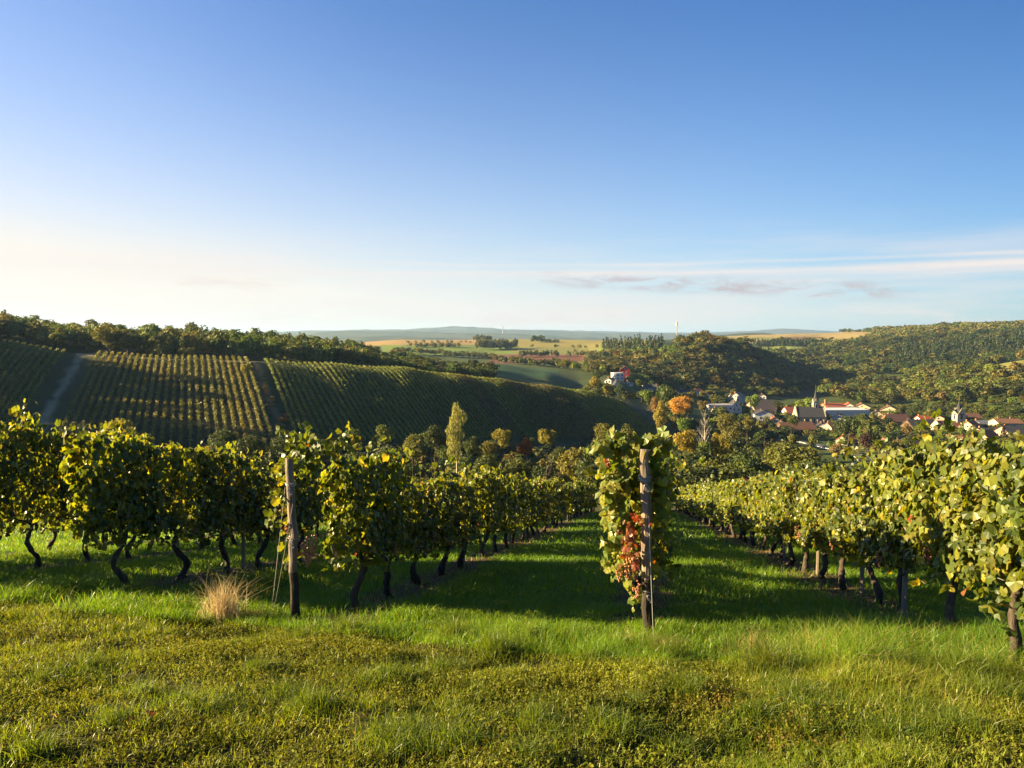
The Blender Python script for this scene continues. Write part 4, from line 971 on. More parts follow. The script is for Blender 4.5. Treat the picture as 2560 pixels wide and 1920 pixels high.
fill(26, 1940, 2560, 95, 175, None, ['bush', 'round'], ['dark', 'green', 'dark'], 7.5, 5.0, 'roadside_shrub', 'dark shrub on the bank below the valley road', 'shrub', 'shrubs on the bank below the road',
     cond=lambda px, py, Y: py > 1176, gap=5.0, **T2)
fill(75, 2040, 2600, 212, 320, None, ['round', 'bush', 'tall', 'conifer', 'round'], ['green', 'olive', 'dark', 'olive', 'green', 'tan', 'bright'], 5.8, 5.2, 'garden_tree', 'garden tree among the houses between the valley road and the churches', 'tree', 'garden trees of the village',
     cond=lambda px, py, Y: py < 1140 - max(0, (2110 - px)) * .4 and not (2010 < px < 2200 and py > 1108), gap=5.0, **T2)
fill(66, 1790, 2560, 320, 560, None, ['round', 'tall', 'round'], ['green', 'olive', 'bright', 'dark', 'olive'], 7.0, 5.8, 'village_tree', 'tree between the roofs of the village around the two churches', 'tree', 'trees between the village roofs', gap=8, **T3)
fill(48, 1460, 1860, 330, 560, None, ['round', 'bush', 'round'], ['green', 'olive', 'green', 'olive', 'dark'], 8.5, 7.5, 'slope_tree', 'leafy tree on the slope between the hillside houses and the orange cherry', 'tree', 'trees of the hillside hamlet',
     cond=lambda px, py, Y: not (px < 1600 and Y < 385), gap=6, **T3)
def clear_of_houses(x, Y):
    ok = np.ones(len(x), bool)
    for a, b, L in HOUSES: ok &= ~((np.abs(x - a) < L * .55) & (Y - b > -22) & (Y - b < 8)) & ((x - a) ** 2 + (Y - b) ** 2 > (L * .62) ** 2)
    return ok
wood('village_greenery', 1780, 2640, 225, 590, 5.6, lambda px, py, Y, x: clear_of_houses(x, Y) & ~((px > 1990) & (px < 2215) & (py > 1098)) & (py < 1135) & ~((py < 992) & (px < 2030)),
     T_LOW, 5.5, lambda px, Y: 3.8 + 0 * px, 71)
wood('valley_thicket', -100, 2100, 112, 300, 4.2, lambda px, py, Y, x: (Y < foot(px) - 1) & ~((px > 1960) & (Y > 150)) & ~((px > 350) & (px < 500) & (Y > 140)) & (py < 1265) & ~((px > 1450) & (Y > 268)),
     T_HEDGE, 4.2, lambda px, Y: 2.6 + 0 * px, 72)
copse('thicket', 1560, 1850, 962, 420, 130, 8, 8, 6.5, T_LOW, 57, ok=clear_of_houses)
copse('thicket', 1700, 2000, 992, 500, 60, 8, 8, 6, T_LOW, 58, ok=clear_of_houses)
for i, t_ in enumerate(np.linspace(158, 232, 15)):
    q_ = 19.6 + FR.normal(0, .9); x = q_ * FN[0] + t_ * FD[0]; y = q_ * FN[1] + t_ * FD[1]
    tree_at(x, y, FR.uniform(1.6, 3.0), FR.uniform(1.1, 2.4), 'bush', ['tan', 'olive', 'olive', 'brown'][i % 4], 'scrub_bush', 'low brownish scrub bush in the strip between the two vineyard blocks', 'bush', 'scrub between the vineyard blocks', **T3)
# ------------------------------------------------------------------ vineyard on the opposite slope
MVFAR = mat_leaf('distant_vine_leaves', 0.30, 0.5, 0.25, (1.5, 1.35, 0.4), 0.12, 0.15)
VR = np.random.default_rng(501)
def far_row(q, pal, name, label, group):
    """one row of vines running down the slope; q = offset across the rows"""
    t = np.arange(120.0, 420.0, 0.5)
    x = q * FN[0] + t * FD[0]; y = q * FN[1] + t * FD[1]
    px = 1280 + FPX * x / y
    t_top = np.interp(px, [-200, 0, 180, 420, 640, 820, 1000, 1120, 1240, 1360, 1450, 1545], [236, 240, 243, 246, 250, 270, 294, 309, 324, 340, 353, 353])
    t_bot = np.interp(px, [-300, 0, 180, 420, 640, 820, 1000, 1120, 1240, 1360, 1450, 1600], [158, 160, 160, 160, 161, 180, 200, 221, 242, 269, 285, 296])
    ok = (y > t_bot) & (y < t_top) & (px > -260) & (px < 1640)
    if ok.sum() < 12: return
    t = t[ok]; t0, t1 = t[0], t[-1]; L = t1 - t0
    n = int(L * 22)
    s = VR.uniform(t0, t1, n); lat = VR.normal(0, 0.22, n)
    gap = vnoise(s * 0.35, np.full(n, q), 61, 2)
    hh = VR.uniform(0.45, 1.0, n) ** 0.8 * (1.62 + 0.28 * vnoise(s * 0.8, np.full(n, q * 3), 62, 2))
    keep = gap > -0.75; s, lat, hh = s[keep], lat[keep], hh[keep]; n = len(s)
    x = q * FN[0] + s * FD[0] + lat * FN[0]; y = q * FN[1] + s * FD[1] + lat * FN[1]
    P = np.stack([x, y, zt(x, y) + hh], 1)
    Nn = unit(np.stack([np.sign(lat) * FN[0] * 0.8, np.sign(lat) * FN[1] * 0.8, np.full(n, 0.35)], 1) + 0.6 * VR.normal(size=(n, 3)))
    V, F = leaf_quads(VR, P, Nn, VR.uniform(0.15, 0.27, n), 0.75)
    k = np.clip(VR.uniform(0, 1, n) * 0.6 + 0.4 * (0.5 + 0.5 * vnoise(s * 0.12, np.full(n, q * 0.4), 63, 3)), 0, 1)[:, None]
    cc = np.array(pal[0]) * (1 - k) + np.array(pal[1]) * k
    o = mesh_np(name, V, [F], MVFAR, np.repeat(cc * VR.uniform(0.8, 1.2, (n, 1)), 4, 0))
    tag(o, label, 'vine row', group)
G1 = ((0.075, 0.105, 0.018), (0.15, 0.165, 0.028)); G2 = ((0.090, 0.100, 0.020), (0.19, 0.175, 0.030)); G3 = ((0.085, 0.125, 0.020), (0.18, 0.195, 0.030)); G4 = ((0.075, 0.080, 0.022), (0.14, 0.12, 0.030))
q = -36.5
while q > -96:
    far_row(q, G1, 'distant_vine_row', 'green vine row on the opposite slope, beyond the pale grass track', 'vine rows beyond the pale track'); q -= 1.85
q = -26.4
while q < 17.4:
    far_row(q, G2, 'distant_vine_row', 'yellowing vine row with bare earth lanes between the pale track and the scrub strip', 'yellowing vine rows on bare earth'); q += 1.85
q = 22.4; i = 0
while q < 182:
    far_row(q, G4 if 95 < q < 106 or 118 < q < 150 else G3, 'distant_vine_row', 'dense green vine row sweeping down the opposite slope beyond the small bright tree', 'dense green vine rows on the opposite slope'); q += 1.9
# ------------------------------------------------------------------ vines of the near rows
MVINE = mat_leaf('vine_leaves', 0.45, 0.40, 0.40, (2.0, 1.75, 0.35), 0.08, 0.10)
MVWOOD = mat_plain('vine_bark', (0.052, 0.040, 0.032), 0.95, 0.4, 28, bump=0.9, stretch=(1, 1, 0.25))
MGRAPE = mat_plain('grape_skin', (0.36, 0.14, 0.075), 0.3, 0.35, 22, spec=0.5)
MPOST = mat_plain('weathered_post', (0.19, 0.15, 0.12), 0.9, 0.4, 9, bump=0.8, stretch=(3, 3, 0.25))
MPOSTD = mat_plain('tarred_post_foot', (0.03, 0.024, 0.02), 0.95, 0.3, 9, bump=0.6)
MWIRE = mat_plain('zinc_wire', (0.36, 0.35, 0.34), 0.45, 0.1, metal=0.5)
MCANE = mat_plain('green_cane', (0.20, 0.11, 0.04), 0.7, 0.3, 10)
SLOPE = -0.197
OUT = [(-90, .12), (-66, .47), (-28, .56), (3, .49), (30, .61), (58, .53), (90, .67), (122, .53), (150, .61), (177, .49), (208, .56), (246, .47)]
LEAF = np.array([(r * math.cos(R(a)), r * math.sin(R(a))) for a, r in OUT])
VP = {'shade': np.array([(0.040, 0.062, 0.013), (0.074, 0.102, 0.017), (0.120, 0.145, 0.022), (0.19, 0.20, 0.028), (0.30, 0.24, 0.030), (0.24, 0.085, 0.022), (0.24, 0.022, 0.018)])}
def leaves(rng, P, Nn, size, full=True, warm=0.0, up=None):
    """lobed vine leaves: P centre, Nn facing, tip hanging down"""
    n = len(P)
    down = np.array([0, 0, -1.0]) + 0.55 * rng.normal(size=(n, 3))
    b = unit(down - (down * Nn).sum(1, keepdims=True) * Nn); a = np.cross(b, Nn)
    s = size[:, None, None]
    O = LEAF if full else LEAF[[1, 2, 4, 6, 8, 10, 11]]
    k = len(O)
    j = 1 + 0.10 * rng.normal(size=(n, k, 1))
    xy = O[None] * j
    fold = -0.42 * np.abs(xy[..., :1]) * rng.uniform(-0.2, 1.4, (n, 1, 1)) - 0.55 * (xy[..., 1:] + 0.1) ** 2 * rng.uniform(-0.4, 1.6, (n, 1, 1)) + 0.3 * xy[..., :1] * xy[..., 1:] * rng.normal(size=(n, 1, 1)) + 0.06 * rng.normal(size=(n, k, 1))
    V = P[:, None] + s * (xy[..., :1] * a[:, None] + xy[..., 1:] * b[:, None] + fold * Nn[:, None])
    V = np.concatenate([P[:, None] + s * 0.04 * Nn[:, None], V], 1)            # centre first
    base = (np.arange(n) * (k + 1))[:, None, None]
    tri = np.array([(0, 1 + i, 1 + (i + 1) % k) for i in range(k)])[None] + base
    # colour: mostly green, some turning
    p = rng.uniform(0, 1, n) - warm
    pal = VP['shade']
    ci = np.select([p < 0.0004, p < 0.003, p < 0.022, p < 0.14, p < 0.48, p < 0.82], [6, 5, 4, 3, 2, 1], 0)
    c = pal[ci] * rng.uniform(0.78, 1.25, (n, 1))
    c = np.repeat(c[:, None], k + 1, 1)
    edge = np.where(rng.uniform(0, 1, n) < 0.12, 1.0, 0.0)[:, None, None]
    c[:, 1:] = c[:, 1:] * (1 - 0.35 * edge) + 0.35 * edge * np.array((0.22, 0.13, 0.03))
    return V.reshape(-1, 3), tri.reshape(-1, 3), c.reshape(-1, 3)
def canopy(rng, L=1.3, z0=0.68, z1=1.72, shoots=15, per=24, extra=330, size=0.062, thick=0.20, full=True, warm=0.0, scale=1.0, low=0.08):
    Ps, Ns = [], []; hump = rng.uniform(-.12, .30); hx = rng.uniform(-.45, .45)
    for _ in range(shoots):
        x = rng.uniform(-L/2, L/2); y = rng.normal(0, 0.07); top = z1 + rng.normal(0.0, 0.12) + hump * math.exp(-((x - hx) / .3) ** 2); lean = rng.normal(0, 0.20); ly = rng.normal(0, thick * 0.8)
        t = np.linspace(0, 1, per)
        sx = x + lean * t + 0.04 * np.sin(t * 7 + rng.uniform(0, 6)); sy = y + ly * t ** 1.5
        over = np.clip(t - 0.82, 0, 1)
        sz = z0 + 0.12 + (top - z0 - 0.12) * t - over * rng.uniform(0, 1.6) * 0.35
        sy = sy + over * rng.normal(0, 1.2)
        side = np.where(np.arange(per) % 2 == 0, 1, -1) * rng.choice([-1, 1])
        th = rng.normal(0, 0.7, per) + np.where(side > 0, math.pi/2, -math.pi/2)
        off = 0.085 * np.stack([np.cos(th), np.sin(th), rng.uniform(-0.6, 0.3, per)], 1)
        Ps.append(np.stack([sx, sy, sz], 1) + off); Ns.append(np.stack([np.cos(th) * .6, np.sin(th), np.full(per, 0.45)], 1))
    m = extra
    sd = rng.choice([-1, 1], m)
    z = z0 + (z1 - z0 + 0.05) * rng.uniform(0, 1, m) ** 0.85
    x = rng.uniform(-L/2 - .05, L/2 + .05, m)
    bulge = thick * (0.75 + 0.5 * vnoise(x * 2.2 + rng.uniform(0, 99), z * 2.2, 7, 2)) * np.clip((z1 + .25 - z) / .5, .35, 1)
    Ps.append(np.stack([x, sd * bulge * rng.uniform(0.45, 1.15, m), z], 1)); Ns.append(np.stack([rng.normal(0, .3, m), sd.astype(float), np.full(m, .40)], 1))
    k = int(extra * low)
    Ps.append(np.stack([rng.uniform(-L/2, L/2, k), rng.normal(0, thick * .8, k), z0 - np.minimum(np.abs(rng.normal(0, 0.09, k)), .13)], 1)); Ns.append(rng.normal(0, .5, (k, 3)) + [0, 0, .5])
    P = np.concatenate(Ps); Nn = unit(np.concatenate(Ns) + 0.42 * rng.normal(size=P.shape))
    P[:, 2] += SLOPE * P[:, 0]
    sz = size * scale * rng.uniform(0.62, 1.3, len(P)) * 1.35
    return leaves(rng, P, Nn, sz, full, warm)
def vine_trunk(rng, h=0.72, gnarl=1.0, arms=True, k=8):
    b = MB(); n = 15
    t = np.linspace(0, 1, n)
    wx = gnarl * 0.13 * np.sin(t * rng.uniform(4, 7) + rng.uniform(0, 6)) * np.sin(t * math.pi) ** .6 + np.cumsum(rng.normal(0, .012, n))
    wy = gnarl * 0.06 * np.sin(t * 5 + rng.uniform(0, 6)) * np.sin(t * math.pi) + np.cumsum(rng.normal(0, .008, n))
    p = np.stack([wx, wy, -0.08 + (h + .08) * t], 1)
    b.tube(p, 0.043 * (1.25 - .5 * t) * (1 + .16 * rng.normal(size=n)) * (1 + .5 * np.exp(-t * 14)), k, .10, rng)
    head = p[-1]
    b.tube([head - [0, 0, .05], head + [0, 0, .015], head + [0, 0, .06]], [.03, .052, .03], k, .12, rng)
    if arms:
        for s in (-1, 1):
            q_ = [head, head + [s * .16, rng.normal(0, .02), .13], head + [s * .38, rng.normal(0, .03), .15 + SLOPE * s * .3], head + [s * .6, 0, .12 + SLOPE * s * .6]]
            b.tube(q_, [.022, .016, .012, .007], 6, .08, rng)
        for i in range(7):
            x = rng.uniform(-.5, .5); b.tube([head + [x, 0, .1], head + [x + rng.normal(0, .06), rng.normal(0, .08), .55], head + [x + rng.normal(0, .12), rng.normal(0, .14), .95]], [.006, .005, .003], 4)
    return b.build('trunk', MVWOOD, smooth=True, obj=False)
import bmesh
def grape_mesh(seed, n=46, r=0.0095, L=0.17, W=0.055):
    rng = np.random.default_rng(seed)
    bm = bmesh.new(); bmesh.ops.create_icosphere(bm, subdivisions=1, radius=1.0)
    v0 = np.array([v.co for v in bm.verts]); f0 = np.array([[v.index for v in f.verts] for f in bm.faces]); bm.free()
    Vs, Fs = [], []
    for i in range(n):
        t = rng.uniform(0, 1) ** .8; rad = W * (1 - t) ** .7 * math.sqrt(rng.uniform(.25, 1)); th = rng.uniform(0, 6.28)
        Vs.append(v0 * r * rng.uniform(.85, 1.15) + [rad * math.cos(th), rad * math.sin(th), -t * L]); Fs.append(f0 + i * len(v0))
    return mesh_np('grape_bunch', np.concatenate(Vs), [np.concatenate(Fs)], MGRAPE, smooth=True, obj=False)
GRAPES = [grape_mesh(i) for i in range(3)]
def protos(n, seed, grapes=0, **kw):
    out = []
    for i in range(n):
        rng = np.random.default_rng(seed + i)
        tk = kw.pop('trunk_kw', None) or {}
        V, F, c = canopy(rng, **kw)
        kw['trunk_kw'] = tk
        me = mesh_np('foliage', V, [F], MVINE, c, obj=False)
        gs = [(rng.integers(0, 3), (rng.uniform(-.45, .45), rng.choice([-1, 1]) * rng.uniform(.08, .2), rng.uniform(.68, .86))) for _ in range(grapes)]
        out.append((me, vine_trunk(rng, **tk), gs))
    return out
P_NEAR = protos(8, 100, grapes=3, shoots=18, per=24, extra=760, size=0.061, z0=0.66, thick=.25, low=.07)
P_TALL = protos(5, 200, grapes=2, shoots=20, per=26, extra=860, size=0.059, z0=.66, z1=1.70, thick=.25, low=.05)
P_MID = protos(6, 300, grapes=1, shoots=15, per=20, extra=420, size=0.074, full=False, z0=.60, thick=.24)
P_FARV = protos(5, 400, shoots=12, per=13, extra=280, size=0.100, z0=.60, full=False, trunk_kw=dict(k=5))
YAW = math.atan(ROWU)
RV = np.random.default_rng(606)
def row_pt(o, Y): return o + ROWU * Y, Y
def vine(o, Y, proto, label, group=None, hs=1.0, flip=None, dx=0.0, name='grapevine', ws=1.0, trunk=True):
    x, y = row_pt(o, Y); x += dx
    me, tm, gs = proto
    r = empty(name, (x, y, float(zt(x, y)) - .02), math.pi/2 - YAW)
    sx, sy = ws, (RV.choice([-1, 1]) if flip is None else flip)
    f = link(bpy.data.objects.new('foliage', me), r); f.scale = (sx, sy, hs)
    if trunk:
        t = link(bpy.data.objects.new('trunk', tm), r); t.scale = (1, RV.choice([-1, 1]), 1)
    if Y < 17:
        for gi, p in gs:
            g = link(bpy.data.objects.new('grape_bunch', GRAPES[gi]), r); g.location = (p[0], p[1] * sy, p[2] * hs + SLOPE * p[0])
            g.rotation_euler = (0, 0, RV.uniform(0, 6))
    tag(r, label, 'grapevine', group)
    return r
GAPS = {-3.3: [(15.2, 16.2), (20.4, 21.4), (27.0, 28.2), (34, 35.2)], .10: [(12.2, 13.2), (17.4, 18.4), (23.4, 24.4), (31, 32.2)], -6.6: [(15.0, 16.9), (20.2, 22.1), (26.8, 28.8), (34, 36)], -9.9: [(15.4, 17.2), (20.6, 22.4)]}
def row(o, Y0, Y1, label, group, step=1.25, hf=lambda Y: 1.0, tall=None, own=None):
    Y = Y0; i = 0
    while Y < Y1:
        if any(a < Y < b for a, b in GAPS.get(o, ())):      # a missing vine
            Y += step; continue
        d = math.hypot(o + ROWU * Y, Y)
        pool = (P_TALL if tall and tall(Y) else P_NEAR) if d < 17 else (P_MID if d < 32 else P_FARV)
        lb, gp = (own[i], None) if own and i < len(own) else (label, group)
        vine(o, Y, pool[RV.integers(len(pool))], lb, gp, hs=hf(Y) * (RV.uniform(.86, 1.13) if o < 0 else RV.uniform(.93, 1.07)), dx=RV.normal(0, .03), ws=RV.uniform(.74, 1.04) if o in (-3.3, .10) and Y > 10 else RV.uniform(1.06, 1.14) if o == 3.0 and Y < 10 else RV.uniform(.93, 1.08))
        Y += step * RV.uniform(.94, 1.06); i += 1
row(-3.3, 9.0, 60, 'backlit vine in the dense row running downhill behind the leaning left end post', 'vines of the row behind the left end post',
    own=['backlit vine with S bent trunk right behind the leaning wooden end post on the left', 'second vine behind the leaning left end post, its thick trunk bent like a hook'])
row(0.10, 8.15, 60, 'vine hidden in the row straight behind the wooden post that carries red leaves', 'vines of the row behind the middle post',
    own=['vine with yellow green leaves and red tips climbing around the wooden post in the middle', 'vine directly behind the leafy wooden post in the middle'], hf=lambda Y: 1.06 if Y < 9 else 0.98)
row(3.0, 4.85, 60, 'sunlit vine in the long row sloping away on the right of the grass lane', 'vines of the sunlit row', tall=lambda Y: Y < 9.0, hf=lambda Y: float(np.interp(Y, [4, 8, 10, 60], [1.08, 1.07, 1.0, .94])))
vine(-6.6, 9.65, P_TALL[0], 'tall vine with tangled sunlit top and curved trunk, first of the second western row', hs=1.16)
row(-6.6, 10.9, 58, 'vine of the second western row, backlit behind the leaning post', 'vines of the second row to the west', tall=lambda Y: Y < 13, hf=lambda Y: 1.08 if Y < 15 else 1.0)
row(-9.9, 9.95, 40, 'vine of the third row to the west, half hidden behind the tall backlit vines', 'vines of the third row to the west', tall=lambda Y: Y < 14, hf=lambda Y: 1.24 if Y < 16 else 1.0)
row(-13.2, 9.7, 28, 'half hidden vine of the outermost western row, glimpsed under leaves at the frame edge', 'vines of the outermost western row')
row(5.95, 9, 60, 'vine of the row whose yellow top shows just above the sunlit row', 'vines of the row behind the sunlit row')
row(8.95, 13, 60, 'vine of the farther eastern row behind two other rows', 'vines of the farther eastern row')
# ---- posts
def post(x, y, h, r, lean, label, name='wooden_post', dark=0.32, top_r=0.85, cat='post', seed=1, k=12):
    rng = np.random.default_rng(seed); g = float(zt(x, y))
    o = empty(name, (x, y, g)); n = 16; t = np.linspace(0, 1, n)
    pts = np.stack([lean[0] * t + .006 * rng.normal(size=n), lean[1] * t + .004 * rng.normal(size=n), -.3 + (h + .3) * t], 1)
    rad = r * (1.05 - (1.05 - top_r) * t) * (1 + .025 * rng.normal(size=n))
    m = int(n * (dark + .3 / h) * .8)
    b = MB(); b.tube(pts[m:], rad[m:], k, .02, rng); b.build('shaft', MPOST, o, smooth=False)
    b = MB(); b.tube(pts[:m + 1], rad[:m + 1] * 1.01, k, .03, rng); b.build('foot', MPOSTD, o)
    return o, (lambda z: np.array([lean[0] * (z + .3) / (h + .3), lean[1] * (z + .3) / (h + .3), z])), tag(o, label, cat)
def ring_of(o, c, r, n, seed, name='wire_tie'):
    rng = np.random.default_rng(seed); b = MB()
    for i in range(n):
        th = np.linspace(0, 2 * math.pi, 20); zz = c[2] + .012 * i + .006 * np.sin(th * 2 + i)
        b.tube(np.stack([c[0] + r * np.cos(th), c[1] + r * np.sin(th), zz], 1), .0035, 5, cap=False)
    th = np.linspace(0, 10, 34); b.tube(np.stack([c[0] + .025 * np.sin(th * 1.3) + .01, c[1] - r - .012 - .008 * np.cos(th), c[2] - .06 - .035 * np.cos(th)], 1), .003, 5)
    b.build(name, MWIRE, o)
def guy(o, a, e, rad=.0025, name='guy_wire'):
    b = MB(); b.tube([a, (np.array(a) + e) / 2 + [0, 0, -.015], e], rad, 5); b.build(name, MWIRE, o)
pa = ray(741, 1537, 8.3); pb = ray(1624, 1610, 7.35)
ol, fl, _ = post(pa[0], 8.3, 1.80, .050, (-.045, 0), 'tall weathered round end post leaning before the backlit row, held by guy wires', seed=3)
ring_of(ol, fl(1.50), .056, 3, 1); ring_of(ol, fl(.92), .060, 1, 2)
e = np.array([-.30, .05, float(zt(pa[0] - .30, 8.35)) - float(zt(pa[0], 8.3)) + .02])
guy(ol, fl(1.48) + [-.055, -.02, 0], e); guy(ol, fl(1.30) + [.03, -.055, 0], e + [.02, 0, 0], .002)
om, fm, _ = post(pb[0], 7.35, 1.80, .055, (-.075, 0), 'round wooden end post wound with wire among yellow green vine leaves in the middle', seed=4)
ring_of(om, fm(1.50), .060, 4, 5); ring_of(om, fm(.42), .058, 1, 6)
e = np.array([-.02, -.30, float(zt(pb[0], 7.05)) - float(zt(pb[0], 7.35)) + .02])
guy(om, fm(1.16) + [.02, -.055, 0], e, .0035); guy(om, fm(1.16) + [-.045, -.05, 0], fm(.95) + [.03, -.06, 0], .003)
# slim stakes inside the rows
def stake(o, Y, label, group=None, r=.03, h=1.55, mat=None, dx=0.0):
    x, y = row_pt(o, Y); x += dx; s = empty('vine_stake', (x, y, float(zt(x, y))))
    b = MB(); b.tube([(0, 0, -.2), (.01, 0, .5), (0.0, 0, h)], [r, r, r * .9], 8, .04, RV); b.build('shaft', mat or MPOST, s)
    b = MB()
    for zz in (.72, 1.1, 1.45): b.tube([(-.02, -r - .004, zz), (.03, -r - .004, zz + .004), (.0, r + .004, zz)], .004, 4)
    b.build('wire_tie', MWIRE, s)
    tag(s, label, 'stake', group)
for o, ys, nm in ((-3.3, (14.4, 19.5, 24.6, 30.0, 36, 42), 'row behind the left end post'), (3.0, (8.35, 10.3, 12.9, 15.6, 20.7, 26, 31.5, 38), 'sunlit row'), (-6.6, (12.7, 18), 'second row to the west'), (.10, (13, 19), 'row behind the middle post')):
    for Y in ys: stake(o, Y, 'slim wooden stake standing among the trunks of the ' + nm, 'stakes of the ' + nm, dx=RV.uniform(-.06, .1))
# trellis wires of the near rows
for o, Y0, nm in ((-3.3, 8.3, 'row behind the left end post'), (.10, 7.35, 'row behind the middle post'), (3.0, 5.0, 'sunlit row')):
    r = empty('trellis_wire', (row_pt(o, Y0)[0], Y0, 0))
    for zz in (.72, 1.10, 1.45):
        b = MB(); Ys = np.linspace(Y0, 46, 44); xs = o + ROWU * Ys; b.tube(np.stack([xs - row_pt(o, Y0)[0], Ys - Y0, zt(xs, Ys) + zz], 1), .0025, 4, cap=False); b.build('strand', MWIRE, r)
    tag(r, 'thin steel trellis wires stretched through the leaves of the ' + nm, 'wire')
# loose leafy shoots and grapes that the photograph shows by the posts
def spray(name, loc, n, spread, size, label, cat, cols=None, seed=1, stem=None, parent=None, face=(0, -1, .3)):
    rng = np.random.default_rng(seed)
    P = rng.normal(size=(n, 3)) * spread; Nn = unit(np.array(face) + .6 * rng.normal(size=(n, 3)))
    V, F, c = leaves(rng, P, Nn, size * rng.uniform(.6, 1.3, n) * 1.35, True)
    if cols is not None: c = np.repeat(np.array(cols)[rng.integers(0, len(cols), n)] * rng.uniform(.75, 1.25, (n, 1)), 13, 0)
    o = mesh_np(name, V, [F], MVINE, c, parent=parent); o.location = loc
    if label: tag(o, label, cat)
    return o
mp = [ob for ob in bpy.data.objects if ob.get('label', '').startswith('vine with yellow green leaves and red tips')][0]
inv = lambda w, rt: Matrix.Rotation(-rt.rotation_euler.z, 3, 'Z') @ (Vector(w) - rt.location)
def add_part(rt, nm, w, n, spread, size, cols, seed, face=(0, -1, .3)):
    f = Matrix.Rotation(-rt.rotation_euler.z, 3, 'Z') @ Vector(face)
    s_ = Matrix.Rotation(-rt.rotation_euler.z, 3, 'Z') @ Vector(spread)
    return spray(nm, inv(w, rt), n, np.abs(np.array(s_)), size, None, None, cols, seed, parent=rt, face=tuple(f))
REDS = [(0.27, 0.045, 0.022), (0.21, 0.035, 0.02), (0.28, 0.09, 0.03), (0.26, 0.15, 0.035)]; ORS = [(0.21, 0.065, 0.03), (0.17, 0.05, 0.026), (0.20, 0.09, 0.035)]; YG = [(0.13, 0.165, 0.026), (0.17, 0.185, 0.030), (0.09, 0.135, 0.021), (0.18, 0.18, 0.03)]
pw = lambda px, py, Y: ray(px, py, Y)
for (a_, b_, n, sp_, sz, cl, sd) in [(1600, 1298, 11, (.06, .05, .05), .042, REDS, 1), (1572, 1345, 16, (.06, .05, .08), .050, ORS, 2), (1570, 1385, 14, (.06, .05, .06), .05, ORS, 22),
        (1535, 1180, 60, (.11, .06, .13), .080, YG, 3), (1550, 1115, 60, (.13, .07, .06), .078, YG, 4), (1640, 1105, 46, (.10, .07, .07), .078, YG, 5), (1535, 1260, 56, (.08, .06, .16), .080, YG, 6),
        (1555, 1340, 46, (.08, .06, .16), .072, YG, 7), (1545, 1400, 34, (.08, .06, .12), .068, YG, 8), (1652, 1240, 46, (.06, .07, .22), .072, YG, 9), (1585, 1480, 22, (.07, .06, .08), .05, YG, 10), (1518, 1158, 3, (.02, .02, .02), .03, REDS, 11), (1625, 1185, 22, (.14, .06, .10), .06, YG, 12)]:
    add_part(mp, 'foliage', pw(a_, b_, 7.27 if cl is not YG else 7.48), n, sp_, sz, cl, sd, (-.75, -.6, .35) if cl is YG else (-.3, -.9, .3))
for i, (a_, b_, s_) in enumerate([(1578, 1375, 1.25), (1572, 1400, 1.15), (1590, 1395, 1.2), (1592, 1455, 1.0), (1548, 1420, .8)]):
    g = link(bpy.data.objects.new('grape_bunch', GRAPES[i % 3]), mp); g.location = inv(pw(a_, b_, 7.26), mp); g.scale = (s_,) * 3
lv = [ob for ob in bpy.data.objects if ob.get('label', '').startswith('backlit vine with S bent')][0]
for (a_, b_, n, sp_, sz, cl, sd) in [(765, 1100, 40, (.16, .12, .10), .065, None, 31), (700, 1260, 46, (.09, .10, .22), .062, None, 32), (745, 1150, 30, (.14, .12, .10), .062, None, 33), (845, 1110, 30, (.12, .10, .08), .062, None, 34), (722, 1330, 8, (.03, .03, .05), .04, ORS, 35), (735, 1400, 20, (.05, .05, .06), .055, None, 36)]:
    add_part(lv, 'foliage', pw(a_, b_, 8.42), n, sp_, sz, cl, sd)
for i, (a_, b_, s_) in enumerate([(760, 1345, 1.2), (774, 1355, 1.3), (783, 1340, 1.2), (718, 1305, .8), (840, 1360, 1.0), (768, 1380, 1.0)]):
    g = link(bpy.data.objects.new('grape_bunch', GRAPES[i % 3]), lv); g.location = inv(pw(a_, b_, 8.3), lv); g.scale = (s_,) * 3
# ------------------------------------------------------------------ grass and low plants of the hillside
MGRASS = mat_leaf('grass_blades', 0.45, 0.42, 0.35, (1.7, 1.5, 0.4), 0.0)
MMOSS = mat_leaf('stonecrop_leaves', 0.30, 0.65, 0.10, (1.4, 1.2, 0.5), 0.0)
MSTRAW = mat_leaf('dry_straw', 0.35, 0.6, 0.25, (1.2, 1.1, 0.8), 0.0)
GR = np.random.default_rng(9001)
def blades(rng, P, h, w, lean, col, wind=(0.25, -0.1)):
    n = len(P); yaw = rng.uniform(0, 2 * np.pi, n); a = np.stack([np.cos(yaw), np.sin(yaw), 0 * yaw], 1)
    d = np.stack([rng.normal(0, 1, n) + wind[0], rng.normal(0, 1, n) + wind[1]], 1) * (lean * h)[:, None]
    mid = P + np.column_stack([d * 0.32, h * 0.6]); tip = P + np.column_stack([d, h * (1 - 0.45 * np.minimum(lean, 1.2) ** 2 * 0.5)])
    w = w[:, None] / 2
    V = np.stack([P - a * w, P + a * w, mid + a * w * .8, mid - a * w * .8, tip], 1)
    b = np.arange(n)[:, None] * 5
    return V.reshape(-1, 3), b + [0, 1, 2, 3], b + [3, 2, 4], np.repeat(col, 5, 0)
def ground_pts(n, Y0, Y1, px0=-650, px1=3450, p=1.0):
    """points on the slope, denser towards the viewer"""
    t = GR.uniform(0, 1, n)
    Y = (Y0 ** (2 - p) + t * (Y1 ** (2 - p) - Y0 ** (2 - p))) ** (1 / (2 - p))
    px = GR.uniform(px0, px1, n); x = (px - 1280) / FPX * Y
    return x, Y, zt(x, Y)
def lerp(a, b, k): return np.array(a) + (np.array(b) - np.array(a)) * np.asarray(k)[:, None]
